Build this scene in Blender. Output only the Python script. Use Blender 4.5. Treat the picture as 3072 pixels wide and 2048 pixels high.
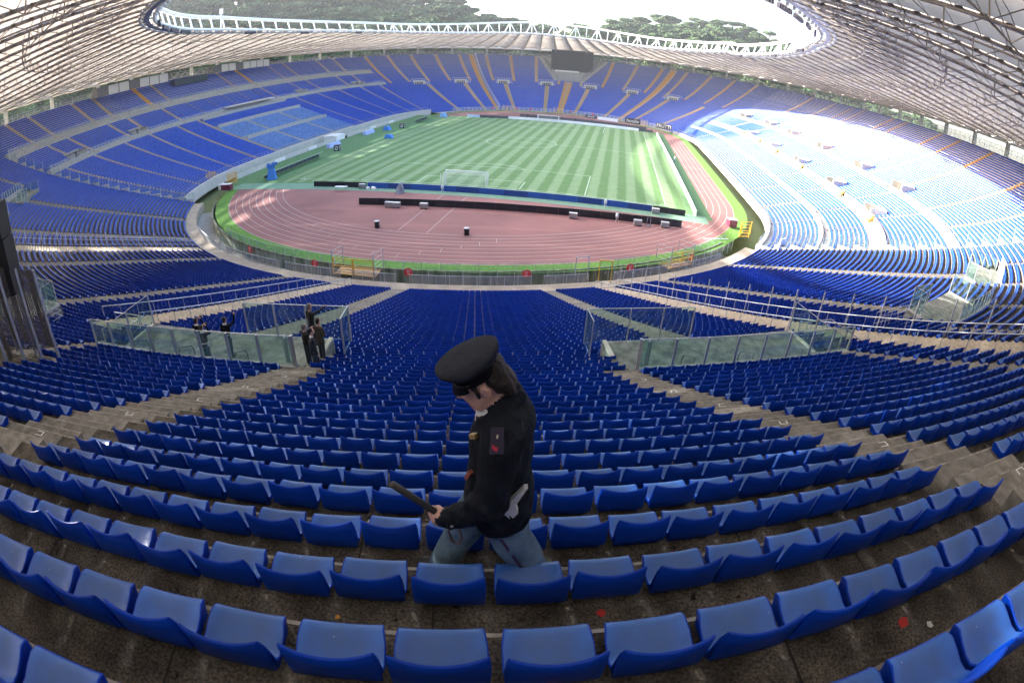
import bpy, bmesh, math, random
import numpy as np
from mathutils import Vector, Matrix

random.seed(7)
rng = np.random.default_rng(7)
scene = bpy.context.scene
col = scene.collection
for o in list(bpy.data.objects):
    bpy.data.objects.remove(o)
rad = math.radians

# ------------------------------------------------------------------ camera
CAM = (24.4713, -140.5295, 21.8323)
YAW, PITCH, ROLL, FPX = -0.1724, -0.5212, 0.0473, 1627.42      # focal length in pixels of a 3072 wide frame


def cam_axes():
    cy, sy, cp, sp = math.cos(YAW), math.sin(YAW), math.cos(PITCH), math.sin(PITCH)
    f = Vector((sy * cp, cy * cp, sp))
    r = Vector((cy, -sy, 0))
    u = r.cross(f)
    cr, sr = math.cos(ROLL), math.sin(ROLL)
    return cr * r + sr * u, -sr * r + cr * u, f


AX_R, AX_U, AX_F = cam_axes()
cd = bpy.data.cameras.new('camera')
cam = bpy.data.objects.new('camera', cd)
col.objects.link(cam)
m = Matrix.Identity(4)
for i in range(3):
    m[i][0], m[i][1], m[i][2], m[i][3] = AX_R[i], AX_U[i], -AX_F[i], CAM[i]
cam.matrix_world = m
cd.type = 'PANO'
cd.panorama_type = 'FISHEYE_EQUISOLID'
cd.sensor_fit = 'HORIZONTAL'
cd.sensor_width = 36.0
cd.sensor_height = 36.0 * 682 / 1024
cd.fisheye_lens = FPX / 3072 * 36.0
cd.fisheye_fov = rad(200)
cd.clip_start = 0.05
cd.clip_end = 6000
scene.camera = cam

# ------------------------------------------------------------------ world, sun, exposure
SUN_TRAVEL = Vector((93.3, -13.4, -33.8)).normalized()
sun_pos = -SUN_TRAVEL
SUN_EL = math.asin(sun_pos.z)
SUN_AZ = math.atan2(sun_pos.x, sun_pos.y)
world = bpy.data.worlds.new('World')
scene.world = world
world.use_nodes = True
nt = world.node_tree
nt.nodes.clear()
sky = nt.nodes.new('ShaderNodeTexSky')
sky.sky_type = 'NISHITA'
sky.sun_disc = False
sky.sun_elevation = SUN_EL
sky.sun_rotation = SUN_AZ
sky.air_density = 1.0
sky.dust_density = 4.0
sky.ozone_density = 1.0
bg = nt.nodes.new('ShaderNodeBackground')
bg.inputs['Strength'].default_value = 0.15
wo = nt.nodes.new('ShaderNodeOutputWorld')
nt.links.new(sky.outputs[0], bg.inputs[0])
nt.links.new(bg.outputs[0], wo.inputs[0])
sd = bpy.data.lights.new('sun', 'SUN')
sd.energy = 3.8
sd.angle = rad(0.5)
sd.color = (1.0, 0.95, 0.88)
sun = bpy.data.objects.new('sun', sd)
sun.rotation_euler = SUN_TRAVEL.to_track_quat('-Z', 'Y').to_euler()
sun.location = (-150, 20, 120)
col.objects.link(sun)
vs = scene.view_settings
vs.view_transform = 'Standard'
vs.look = 'None'
vs.exposure = 2.65
vs.gamma = 1.0
vs.use_curve_mapping = False
scene.cycles.use_denoising = True
scene.cycles.max_bounces = 7
scene.cycles.diffuse_bounces = 4
scene.cycles.glossy_bounces = 2
scene.cycles.transmission_bounces = 4
scene.cycles.transparent_max_bounces = 16
scene.cycles.use_adaptive_sampling = True
scene.cycles.adaptive_threshold = 0.02
scene.cycles.caustics_reflective = False
scene.cycles.caustics_refractive = False

# ------------------------------------------------------------------ materials
MATS = {}


def mat(name, color=(.5, .5, .5), rough=.6, metal=0., spec=.5, var=0.0, scale=5., bump=0., bscale=None, c2=None,
        detail=4., objvar=0., stretch=None, coord='Object'):
    if name in MATS:
        return MATS[name]
    mt = bpy.data.materials.new(name)
    mt.use_nodes = True
    n = mt.node_tree.nodes
    l = mt.node_tree.links
    b = n['Principled BSDF']
    b.inputs['Roughness'].default_value = rough
    b.inputs['Metallic'].default_value = metal
    b.inputs['Specular IOR Level'].default_value = spec
    b.inputs['Base Color'].default_value = (*color, 1)
    tc = n.new('ShaderNodeTexCoord')
    src = tc.outputs[coord] if coord != 'World' else n.new('ShaderNodeNewGeometry').outputs['Position']
    if stretch:
        mp = n.new('ShaderNodeMapping')
        mp.inputs['Scale'].default_value = stretch
        l.new(src, mp.inputs[0])
        src = mp.outputs[0]
    out = None
    if var or c2:
        nz = n.new('ShaderNodeTexNoise')
        nz.inputs['Scale'].default_value = scale
        nz.inputs['Detail'].default_value = detail
        l.new(src, nz.inputs['Vector'])
        cr = n.new('ShaderNodeValToRGB')
        a = c2 if c2 else tuple(max(0, x * (1 - var)) for x in color)
        c = color if c2 else tuple(x * (1 + var) for x in color)
        cr.color_ramp.elements[0].color = (*a, 1)
        cr.color_ramp.elements[1].color = (*c, 1)
        cr.color_ramp.elements[0].position = .33
        cr.color_ramp.elements[1].position = .67
        l.new(nz.outputs[0], cr.inputs[0])
        out = cr.outputs[0]
    if objvar:
        oi = n.new('ShaderNodeObjectInfo')
        hs = n.new('ShaderNodeHueSaturation')
        mr = n.new('ShaderNodeMapRange')
        mr.inputs[3].default_value = 1 - objvar
        mr.inputs[4].default_value = 1 + objvar
        l.new(oi.outputs['Random'], mr.inputs[0])
        l.new(mr.outputs[0], hs.inputs['Value'])
        if out:
            l.new(out, hs.inputs['Color'])
        else:
            hs.inputs['Color'].default_value = (*color, 1)
        out = hs.outputs[0]
    if out:
        l.new(out, b.inputs['Base Color'])
    if bump:
        nb = n.new('ShaderNodeTexNoise')
        nb.inputs['Scale'].default_value = bscale or scale * 4
        nb.inputs['Detail'].default_value = 5
        l.new(src, nb.inputs['Vector'])
        bp = n.new('ShaderNodeBump')
        bp.inputs['Strength'].default_value = bump
        bp.inputs['Distance'].default_value = .02
        l.new(nb.outputs[0], bp.inputs['Height'])
        l.new(bp.outputs[0], b.inputs['Normal'])
    MATS[name] = mt
    return mt


def glass_mat(name, tint=(.80, .93, .90), gloss=.10, rough=.03):
    mt = bpy.data.materials.new(name)
    mt.use_nodes = True
    n = mt.node_tree.nodes
    l = mt.node_tree.links
    n.clear()
    o = n.new('ShaderNodeOutputMaterial')
    t = n.new('ShaderNodeBsdfTransparent')
    t.inputs[0].default_value = (*tint, 1)
    g = n.new('ShaderNodeBsdfGlossy')
    g.inputs['Roughness'].default_value = rough
    g.inputs[0].default_value = (.9, .95, .95, 1)
    d = n.new('ShaderNodeBsdfDiffuse')
    d.inputs[0].default_value = (.55, .68, .66, 1)
    fr = n.new('ShaderNodeLayerWeight')
    fr.inputs[0].default_value = .25
    mu = n.new('ShaderNodeMath')
    mu.operation = 'MULTIPLY_ADD'
    mu.inputs[1].default_value = .32
    mu.inputs[2].default_value = gloss * .12
    l.new(fr.outputs['Fresnel'], mu.inputs[0])
    m1 = n.new('ShaderNodeMixShader')
    gz = n.new('ShaderNodeTexNoise')
    gz.inputs['Scale'].default_value = 2.2
    gz.inputs['Detail'].default_value = 9
    gg = n.new('ShaderNodeNewGeometry')
    l.new(gg.outputs['Position'], gz.inputs['Vector'])
    gm = n.new('ShaderNodeMapRange')
    gm.inputs[1].default_value = .42
    gm.inputs[2].default_value = .80
    gm.inputs[3].default_value = .008
    gm.inputs[4].default_value = .16
    l.new(gz.outputs[0], gm.inputs[0])
    l.new(gm.outputs[0], m1.inputs[0])
    l.new(t.outputs[0], m1.inputs[1])
    l.new(d.outputs[0], m1.inputs[2])
    m2 = n.new('ShaderNodeMixShader')
    l.new(mu.outputs[0], m2.inputs[0])
    l.new(m1.outputs[0], m2.inputs[1])
    l.new(g.outputs[0], m2.inputs[2])
    l.new(m2.outputs[0], o.inputs[0])
    MATS[name] = mt
    return mt


def mesh_mat(name, color, cover=.5, rough=.5, scale=40.):
    """perforated sheet: solid wires with see-through holes, laid out on the sheet's own UVs"""
    mt = bpy.data.materials.new(name)
    mt.use_nodes = True
    n = mt.node_tree.nodes
    l = mt.node_tree.links
    b = n['Principled BSDF']
    b.inputs['Base Color'].default_value = (*color, 1)
    b.inputs['Roughness'].default_value = rough
    o = n['Material Output']
    t = n.new('ShaderNodeBsdfTransparent')
    mx = n.new('ShaderNodeMixShader')
    mx.inputs[0].default_value = cover
    if scale < 40:
        # square holes: strips along the height and along the ground
        ge = n.new('ShaderNodeNewGeometry')
        sx = n.new('ShaderNodeSeparateXYZ')
        l.new(ge.outputs['Position'], sx.inputs[0])
        outs = []
        for ax in ('Y', 'Z'):
            mu = n.new('ShaderNodeMath')
            mu.operation = 'MULTIPLY'
            mu.inputs[1].default_value = scale
            l.new(sx.outputs[ax], mu.inputs[0])
            fr = n.new('ShaderNodeMath')
            fr.operation = 'FRACT'
            l.new(mu.outputs[0], fr.inputs[0])
            gt = n.new('ShaderNodeMath')
            gt.operation = 'LESS_THAN'
            gt.inputs[1].default_value = cover * .62
            l.new(fr.outputs[0], gt.inputs[0])
            outs.append(gt)
        ad = n.new('ShaderNodeMath')
        ad.operation = 'MAXIMUM'
        l.new(outs[0].outputs[0], ad.inputs[0])
        l.new(outs[1].outputs[0], ad.inputs[1])
        l.new(ad.outputs[0], mx.inputs[0])
    l.new(t.outputs[0], mx.inputs[1])
    l.new(b.outputs[0], mx.inputs[2])
    l.new(mx.outputs[0], o.inputs[0])
    MATS[name] = mt
    return mt


# plastic of the seats: deep blue shell, chalky worn top
SHELL = mat('seat_shell_blue', (.0004, .0420, .40), .40, spec=.20, objvar=.15)
WORN = mat('seat_worn_blue', (.030, .140, .52), .30, spec=.5, scale=9., objvar=.15, c2=(.030, .115, .40), bump=.05, bscale=60.)


def dusty(mt):
    """grey-brown dust lying in the middle of the pan, with specks and scuffs"""
    n, l = mt.node_tree.nodes, mt.node_tree.links
    bs = n['Principled BSDF']
    src = bs.inputs['Base Color'].links[0].from_socket
    tc = n.new('ShaderNodeTexCoord')
    oi = n.new('ShaderNodeObjectInfo')
    ad = n.new('ShaderNodeVectorMath')
    ad.operation = 'ADD'
    sc = n.new('ShaderNodeVectorMath')
    sc.operation = 'SCALE'
    cx = n.new('ShaderNodeCombineXYZ')
    for k in range(3):
        l.new(oi.outputs['Random'], cx.inputs[k])
    l.new(cx.outputs[0], sc.inputs[0])
    sc.inputs['Scale'].default_value = 37.
    l.new(tc.outputs['Object'], ad.inputs[0])
    l.new(sc.outputs[0], ad.inputs[1])
    mp = n.new('ShaderNodeMapping')
    mp.inputs['Location'].default_value = (0, -.75, 0)
    mp.inputs['Scale'].default_value = (5.2, 6.0, 0)
    l.new(tc.outputs['Object'], mp.inputs[0])
    gr = n.new('ShaderNodeTexGradient')
    gr.gradient_type = 'SPHERICAL'
    l.new(mp.outputs[0], gr.inputs[0])
    nz = n.new('ShaderNodeTexNoise')
    nz.inputs['Scale'].default_value = 11
    nz.inputs['Detail'].default_value = 8
    l.new(ad.outputs[0], nz.inputs['Vector'])
    mu = n.new('ShaderNodeMath')
    mu.operation = 'MULTIPLY_ADD'
    mu.inputs[1].default_value = 1.15
    mu.inputs[2].default_value = -.05
    l.new(nz.outputs[0], mu.inputs[0])
    m2 = n.new('ShaderNodeMath')
    m2.operation = 'MULTIPLY'
    l.new(mu.outputs[0], m2.inputs[0])
    rmp = n.new('ShaderNodeMapRange')
    rmp.inputs[1].default_value = 0.
    rmp.inputs[2].default_value = .55
    l.new(gr.outputs['Fac'], rmp.inputs[0])
    l.new(rmp.outputs[0], m2.inputs[1])
    mx = n.new('ShaderNodeMix')
    mx.data_type = 'RGBA'
    mx.inputs[7].default_value = (.055, .115, .26, 1)
    l.new(m2.outputs[0], mx.inputs[0])
    l.new(src, mx.inputs[6])
    # pale specks and dark spots
    vo = n.new('ShaderNodeTexVoronoi')
    vo.inputs['Scale'].default_value = 16.
    l.new(ad.outputs[0], vo.inputs['Vector'])
    lt = n.new('ShaderNodeMath')
    lt.operation = 'LESS_THAN'
    lt.inputs[1].default_value = .055
    l.new(vo.outputs['Distance'], lt.inputs[0])
    cg = n.new('ShaderNodeSeparateColor')
    l.new(vo.outputs['Color'], cg.inputs[0])
    g2 = n.new('ShaderNodeMath')
    g2.operation = 'GREATER_THAN'
    g2.inputs[1].default_value = .86
    l.new(cg.outputs[0], g2.inputs[0])
    m3 = n.new('ShaderNodeMath')
    m3.operation = 'MULTIPLY'
    l.new(lt.outputs[0], m3.inputs[0])
    l.new(g2.outputs[0], m3.inputs[1])
    my = n.new('ShaderNodeMix')
    my.data_type = 'RGBA'
    my.inputs[7].default_value = (.5, .5, .47, 1)
    l.new(m3.outputs[0], my.inputs[0])
    l.new(mx.outputs[2], my.inputs[6])
    l.new(my.outputs[2], bs.inputs['Base Color'])
    rr = n.new('ShaderNodeMapRange')
    rr.inputs[3].default_value = .33
    rr.inputs[4].default_value = .6
    l.new(m2.outputs[0], rr.inputs[0])
    l.new(rr.outputs[0], bs.inputs['Roughness'])


dusty(WORN)
PALE = mat('padded_seat_greyblue', (.11, .20, .42), .7, objvar=.2)  # grey-blue cushions; the pale look of overexposed rows is also in this colour
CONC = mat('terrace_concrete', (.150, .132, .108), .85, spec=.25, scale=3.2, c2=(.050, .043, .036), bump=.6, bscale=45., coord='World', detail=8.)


def grit(mt, dark=(.018, .015, .012), pale=(.30, .28, .24)):
    n, l = mt.node_tree.nodes, mt.node_tree.links
    bs = n['Principled BSDF']
    src = bs.inputs['Base Color'].links[0].from_socket
    ge = n.new('ShaderNodeNewGeometry')
    for (scale, thr, keep, c) in ((7., .17, .72, dark), (22., .10, .90, pale), (3.2, .11, .70, dark)):
        wn = n.new('ShaderNodeTexNoise')
        wn.inputs['Scale'].default_value = scale * 1.7
        l.new(ge.outputs['Position'], wn.inputs['Vector'])
        ad = n.new('ShaderNodeVectorMath')
        ad.operation = 'MULTIPLY_ADD'
        ad.inputs[1].default_value = (.12, .12, .12)
        l.new(wn.outputs['Color'], ad.inputs[0])
        l.new(ge.outputs['Position'], ad.inputs[2])
        vo = n.new('ShaderNodeTexVoronoi')
        vo.inputs['Scale'].default_value = scale
        l.new(ad.outputs[0], vo.inputs['Vector'])
        lt = n.new('ShaderNodeMapRange')
        lt.inputs[1].default_value = thr
        lt.inputs[2].default_value = thr * .55
        l.new(vo.outputs['Distance'], lt.inputs[0])
        cg = n.new('ShaderNodeSeparateColor')
        l.new(vo.outputs['Color'], cg.inputs[0])
        g2 = n.new('ShaderNodeMath')
        g2.operation = 'GREATER_THAN'
        g2.inputs[1].default_value = keep
        l.new(cg.outputs[0], g2.inputs[0])
        m3 = n.new('ShaderNodeMath')
        m3.operation = 'MULTIPLY'
        l.new(lt.outputs[0], m3.inputs[0])
        l.new(g2.outputs[0], m3.inputs[1])
        mx = n.new('ShaderNodeMix')
        mx.data_type = 'RGBA'
        mx.inputs[7].default_value = (*c, 1)
        l.new(m3.outputs[0], mx.inputs[0])
        l.new(src, mx.inputs[6])
        src = mx.outputs[2]
    fn = n.new('ShaderNodeTexNoise')
    fn.inputs['Scale'].default_value = 55
    fn.inputs['Detail'].default_value = 6
    l.new(ge.outputs['Position'], fn.inputs['Vector'])
    fr = n.new('ShaderNodeValToRGB')
    fr.color_ramp.elements[0].color = (.45, .45, .45, 1)
    fr.color_ramp.elements[1].color = (1.55, 1.5, 1.45, 1)
    fr.color_ramp.elements[0].position = .36
    fr.color_ramp.elements[1].position = .64
    l.new(fn.outputs[0], fr.inputs[0])
    fm = n.new('ShaderNodeMix')
    fm.data_type = 'RGBA'
    fm.blend_type = 'MULTIPLY'
    fm.inputs[0].default_value = 1
    l.new(src, fm.inputs[6])
    l.new(fr.outputs[0], fm.inputs[7])
    l.new(fm.outputs[2], bs.inputs['Base Color'])


grit(CONC)
NOSE = mat('step_concrete', (.29, .272, .242), .9, spec=.2, scale=5.0, c2=(.155, .143, .125), objvar=.13, bump=.3, bscale=40., coord='World', detail=7.)
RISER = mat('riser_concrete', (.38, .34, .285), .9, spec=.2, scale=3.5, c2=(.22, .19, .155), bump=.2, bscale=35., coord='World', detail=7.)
BEIGE = mat('walkway_beige', (.47, .40, .315), .85, spec=.2, scale=1.2, c2=(.36, .31, .245), coord='World', detail=7.)
PAVE = mat('platform_concrete', (.32, .34, .31), .75, spec=.3, scale=2.4, c2=(.12, .135, .125), coord='World', detail=9.)
WHITEC = mat('white_concrete', (.62, .60, .56), .8, spec=.2, scale=1.5, c2=(.50, .48, .44), coord='World', detail=6.)
GREYC = mat('grey_concrete', (.40, .40, .38), .85, spec=.2, scale=1.5, c2=(.30, .30, .29), coord='World', detail=6.)
STAINW = mat('stained_wall', (.26, .27, .21), .9, spec=.2, scale=1.0, c2=(.07, .085, .05), coord='World', detail=8., stretch=(1.6, 1.6, .35))
ORANGE = mat('painted_step_orange', (.50, .27, .075), .75, spec=.3, var=.18, scale=4., coord='World')
TANSTEP = mat('painted_step_tan', (.44, .30, .165), .8, spec=.2, var=.22, scale=5., coord='World')
BEIGESTEP = mat('painted_step_beige', (.48, .405, .31), .8, spec=.2, var=.2, scale=3., coord='World')
JOINT = mat('joint_dark', (.022, .019, .016), .9)
NOSEL = mat('step_nosing', (.40, .375, .33), .85, spec=.2, scale=9., c2=(.20, .18, .15), coord='World', detail=6.)
STEEL = mat('galvanised_steel', (.46, .48, .50), .42, metal=.65, var=.1, scale=9.)
STEELD = mat('dark_steel', (.16, .15, .14), .5, metal=.5)
YELLOW = mat('yellow_paint', (.72, .42, .03), .45, var=.1, scale=8.)
REDP = mat('red_paint', (.62, .03, .04), .5)
WHITEP = mat('white_paint', (.80, .80, .79), .5)
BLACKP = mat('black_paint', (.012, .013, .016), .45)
LEDBLK = mat('led_board_black', (.010, .011, .014), .35, var=.3, scale=20.)
BOARDB = mat('board_blue', (.014, .075, .34), .4, var=.15, scale=4.)
CASE = mat('flight_case_grey', (.30, .30, .30), .5, metal=.2)
GLASS = glass_mat('safety_glass', (.82, .93, .90), .06)
GLASSB = glass_mat('safety_glass_clear', (.93, .97, .96), .05)
MESHD = mesh_mat('fence_mesh_dark', (.085, .070, .055), .62, scale=14.)
MESHG = mesh_mat('rail_mesh_grey', (.40, .41, .41), .42)
MESHL = mesh_mat('fence_mesh_light', (.5, .5, .5), .35)
NETM = mat('net_cord', (.8, .8, .8), .8)
ROOFST = mat('roof_steel_brown', (.26, .215, .18), .55, metal=.2, var=.2, scale=3., coord='World')
ROOFTUBE = mat('roof_tube_tan', (.38, .325, .28), .5, metal=.15)
ROOFWHITE = mat('roof_truss_white', (.80, .80, .79), .45)
SCREEN = mat('screen_face', (.010, .014, .020), .5)
SKIN = mat('skin', (.56, .33, .265), .5, var=.10, scale=14.)
HAIR = mat('hair_dark', (.022, .013, .009), .5, var=.6, scale=45., bump=.9, bscale=120., stretch=(1, 2.5, .4))
HAIRG = mat('hair_grey', (.16, .15, .14), .6)


def membrane():
    mt = bpy.data.materials.new('roof_membrane')
    mt.use_nodes = True
    n = mt.node_tree.nodes
    l = mt.node_tree.links
    n.clear()
    o = n.new('ShaderNodeOutputMaterial')
    d = n.new('ShaderNodeBsdfDiffuse')
    t = n.new('ShaderNodeBsdfTranslucent')
    nz = n.new('ShaderNodeTexNoise')
    nz.inputs['Scale'].default_value = .25
    nz.inputs['Detail'].default_value = 6
    ge = n.new('ShaderNodeNewGeometry')
    l.new(ge.outputs['Position'], nz.inputs['Vector'])
    cr = n.new('ShaderNodeValToRGB')
    cr.color_ramp.elements[0].color = (.40, .355, .31, 1)
    cr.color_ramp.elements[1].color = (.55, .495, .44, 1)
    cr.color_ramp.elements[0].position = .35
    cr.color_ramp.elements[1].position = .65
    l.new(nz.outputs[0], cr.inputs[0])
    l.new(cr.outputs[0], d.inputs[0])
    l.new(cr.outputs[0], t.inputs[0])
    mx = n.new('ShaderNodeMixShader')
    mx.inputs[0].default_value = .32
    l.new(d.outputs[0], mx.inputs[1])
    l.new(t.outputs[0], mx.inputs[2])
    l.new(mx.outputs[0], o.inputs[0])
    MATS['roof_membrane'] = mt
    return mt


MEMB = membrane()


# ------------------------------------------------------------------ mesh helpers
class MB:
    def __init__(s):
        s.v, s.f, s.mi = [], [], []

    def quad(s, a, b, c, d, mi=0):
        i = len(s.v)
        s.v += [tuple(a), tuple(b), tuple(c), tuple(d)]
        s.f.append((i, i + 1, i + 2, i + 3))
        s.mi.append(mi)

    def poly(s, pts, mi=0):
        i = len(s.v)
        s.v += [tuple(p) for p in pts]
        s.f.append(tuple(range(i, i + len(pts))))
        s.mi.append(mi)

    def prism(s, base, top, mi=0, caps=True):
        """base and top: matching rings, base counter-clockwise seen from the top"""
        i = len(s.v)
        n = len(base)
        s.v += [tuple(p) for p in base] + [tuple(p) for p in top]
        for k in range(n):
            s.f.append((i + k, i + (k + 1) % n, i + n + (k + 1) % n, i + n + k))
            s.mi.append(mi)
        if caps:
            s.f.append(tuple(i + k for k in reversed(range(n))))
            s.f.append(tuple(i + n + k for k in range(n)))
            s.mi += [mi, mi]

    def box(s, c, size, rz=0., mi=0):
        x, y, z = (q / 2 for q in size)
        ca, sa = math.cos(rz), math.sin(rz)
        ring = lambda zz: [(c[0] + ca * px - sa * py, c[1] + sa * px + ca * py, c[2] + zz)
                           for px, py in ((-x, -y), (x, -y), (x, y), (-x, y))]
        s.prism(ring(-z), ring(z), mi)

    def bar(s, a, b, w, h=None, mi=0, up=(0, 0, 1)):
        """box beam from a to b, w wide, h deep"""
        h = h or w
        a, b = Vector(a), Vector(b)
        d = (b - a)
        if d.length < 1e-6:
            return
        d.normalize()
        u = Vector(up)
        if abs(d.dot(u)) > .97:
            u = Vector((1, 0, 0))
        x = d.cross(u).normalized()
        y = x.cross(d)
        ring = lambda p: [p - x * w / 2 - y * h / 2, p + x * w / 2 - y * h / 2, p + x * w / 2 + y * h / 2, p - x * w / 2 + y * h / 2]
        s.prism(ring(b), ring(a), mi)

    def tube(s, pts, r, n=6, mi=0, caps=True):
        pts = [Vector(p) for p in pts]
        rs = r if hasattr(r, '__len__') else [r] * len(pts)
        rings = []
        prev = None
        for k, p in enumerate(pts):
            d = (pts[min(k + 1, len(pts) - 1)] - pts[max(k - 1, 0)])
            d.normalize()
            u = prev if prev is not None else (Vector((0, 0, 1)) if abs(d.z) < .9 else Vector((1, 0, 0)))
            x = d.cross(u)
            if x.length < 1e-4:
                x = d.cross(Vector((1, .3, .2)))
            x.normalize()
            y = x.cross(d)
            prev = y
            rings.append([p + rs[k] * (math.cos(t) * x + math.sin(t) * y) for t in (2 * math.pi * j / n for j in range(n))])
        i = len(s.v)
        for rg in rings:
            s.v += [tuple(q) for q in rg]
        for k in range(len(rings) - 1):
            for j in range(n):
                a, b = i + k * n + j, i + k * n + (j + 1) % n
                s.f.append((b, a, a + n, b + n))
                s.mi.append(mi)
        if caps:
            s.f.append(tuple(i + j for j in range(n)))
            s.f.append(tuple(i + (len(rings) - 1) * n + j for j in reversed(range(n))))
            s.mi += [mi, mi]

    def lathe(s, prof, c=(0, 0, 0), n=16, mi=0):
        i = len(s.v)
        for r, z in prof:
            s.v += [(c[0] + r * math.cos(2 * math.pi * j / n), c[1] + r * math.sin(2 * math.pi * j / n), c[2] + z) for j in range(n)]
        for k in range(len(prof) - 1):
            for j in range(n):
                a, b = i + k * n + j, i + k * n + (j + 1) % n
                s.f.append((a, b, b + n, a + n))
                s.mi.append(mi)

    def build(s, name, mats, parent=None, smooth=False):
        me = bpy.data.meshes.new(name)
        me.from_pydata(s.v, [], s.f)
        for mt in (mats if isinstance(mats, (list, tuple)) else [mats]):
            me.materials.append(mt)
        if any(s.mi):
            me.polygons.foreach_set('material_index', s.mi)
        if smooth:
            me.polygons.foreach_set('use_smooth', [True] * len(me.polygons))
        me.update()
        return link(name, me, parent)


def link(name, me, parent=None):
    o = bpy.data.objects.new(name, me)
    col.objects.link(o)
    if parent:
        o.parent = parent
    return o


def tag(o, label=None, cat=None, group=None, kind=None):
    if label:
        o['label'] = label
    if cat:
        o['category'] = cat
    if group:
        o['group'] = group
    if kind:
        o['kind'] = kind
    return o


def thing(name, label, cat, loc=(0, 0, 0), rz=0., group=None):
    o = bpy.data.objects.new(name, None)
    col.objects.link(o)
    o.location = loc
    o.rotation_euler = (0, 0, rz)
    o.empty_display_size = .2
    return tag(o, label, cat, group)


ORD = ['zeroth', 'first', 'second', 'third', 'fourth', 'fifth', 'sixth', 'seventh', 'eighth', 'ninth', 'tenth', 'eleventh', 'twelfth',
       'thirteenth', 'fourteenth', 'fifteenth', 'sixteenth', 'seventeenth', 'eighteenth', 'nineteenth', 'twentieth']


def ordinal(n):
    if n <= 20:
        return ORD[n]
    tens = {2: 'twenty', 3: 'thirty', 4: 'forty', 5: 'fifty'}
    t, u = divmod(n, 10)
    return (tens[t] + '-' + ORD[u]) if u else {2: 'twentieth', 3: 'thirtieth', 4: 'fortieth', 5: 'fiftieth'}[t]


# ------------------------------------------------------------------ the bowl: rows and paths
CX, CY = -0.8, 42.4
RC = math.hypot(CAM[0] - CX, CAM[1] + CY)
DEP = .745
NROW = 73
WALK_Z = -0.2


def row_back(i):
    return RC - .9 - (63 - i) * DEP


def row_front(i):
    return row_back(i) - .335


def row_z(i):
    k = 63 - i
    if k >= 0:
        return {63: -.03, 62: -.045, 61: -.02, 60: 0., 59: -.03, 58: -.02}.get(i, 0.) + CAM[2] - .355 - DEP * (2.52563633 + .643557856 * k - .00558293036 * k * k + 3.32646973e-5 * k ** 3)
    return row_z(63) - k * .52


def bowl_z(R):
    i = 63 - (RC - .9 - .3 - R) / DEP
    f = math.floor(i)
    return row_z(f) + (row_z(f + 1) - row_z(f)) * (i - f)


KARC = 80 * math.pi / 180


def base(st, u):
    """stand and position along it -> spine point and outward normal"""
    if st == 'near':
        a = rad(u)
        return (CX, -CY), (math.sin(a), -math.cos(a))
    if st == 'far':
        a = rad(u)
        return (CX, CY), (math.sin(a), math.cos(a))
    sg = 1 if st == 'right' else -1
    if u < -CY:
        a = rad(90 - (-CY - u) / KARC)
        return (CX, -CY), (sg * math.sin(a), -math.cos(a))
    if u > CY:
        a = rad(90 - (u - CY) / KARC)
        return (CX, CY), (sg * math.sin(a), math.cos(a))
    return (CX, u), (sg, 0.)


def pt(st, u, R, z=0.):
    b, n = base(st, u)
    return Vector((b[0] + R * n[0], b[1] + R * n[1], z))


def rz_out(st, u):
    _, n = base(st, u)
    return math.atan2(-n[0], n[1])


EDGE = 61.0
SIDE_U = CY + (90 - EDGE) * KARC
SPAN = {'near': (-EDGE, EDGE), 'far': (-EDGE, EDGE), 'right': (-SIDE_U, SIDE_U), 'left': (-SIDE_U, SIDE_U)}


def samples(st, a, b):
    if st in ('near', 'far'):
        n = max(1, int(math.ceil((b - a) / 2.0)))
        return [a + (b - a) * k / n for k in range(n + 1)]
    us = {a, b}
    for v in np.arange(-SIDE_U, SIDE_U + .01, 2.0 * KARC):
        if a < v < b and abs(v) > CY:
            us.add(float(v))
    for v in (-CY, CY):
        if a < v < b:
            us.add(v)
    return sorted(us)


def subtract(iv, cuts):
    out = [iv]
    for c in cuts:
        nx = []
        for a, b in out:
            if c[1] <= a or c[0] >= b:
                nx.append((a, b))
            else:
                if c[0] > a:
                    nx.append((a, c[0]))
                if c[1] < b:
                    nx.append((c[1], b))
        out = nx
    return [x for x in out if x[1] - x[0] > 1e-3]


def arc_strip(mb, st, a, b, R0, z0, R1, z1, mi=0):
    us = samples(st, a, b)
    for u, w in zip(us[:-1], us[1:]):
        mb.quad(pt(st, w, R0, z0), pt(st, u, R0, z0), pt(st, u, R1, z1), pt(st, w, R1, z1), mi) if st in ('near', 'left') else \
            mb.quad(pt(st, u, R0, z0), pt(st, w, R0, z0), pt(st, w, R1, z1), pt(st, u, R1, z1), mi)


def arc_wall(mb, st, a, b, R0, R1, z0, z1, mi=0):
    """solid curved wall"""
    us = samples(st, a, b)
    for u, w in zip(us[:-1], us[1:]):
        for (Ra, za, Rb, zb) in ((R0, z0, R0, z1), (R0, z1, R1, z1), (R1, z1, R1, z0)):
            mb.quad(pt(st, u, Ra, za), pt(st, w, Ra, za), pt(st, w, Rb, zb), pt(st, u, Rb, zb), mi)
    for u in (a, b):
        mb.quad(pt(st, u, R0, z0), pt(st, u, R1, z0), pt(st, u, R1, z1), pt(st, u, R0, z1), mi)


def project(p):
    """photo pixel (3072 wide) of a point, used only to say which seats are in view"""
    v = Vector(p) - Vector(CAM)
    x, y, z = v.dot(AX_R), v.dot(AX_U), v.dot(AX_F)
    th = math.atan2(math.hypot(x, y), z)
    r = 2 * FPX * math.sin(th / 2)
    ph = math.atan2(y, x)
    return 1536 + r * math.cos(ph), 1024 - r * math.sin(ph)

INV = {}


def wthing(name, label, cat, loc, group=None):
    """a thing whose parts are given in world coordinates"""
    o = thing(name, label, cat, loc, 0., group)
    INV[o.name] = Matrix.Translation(-Vector(loc))
    return o


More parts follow.
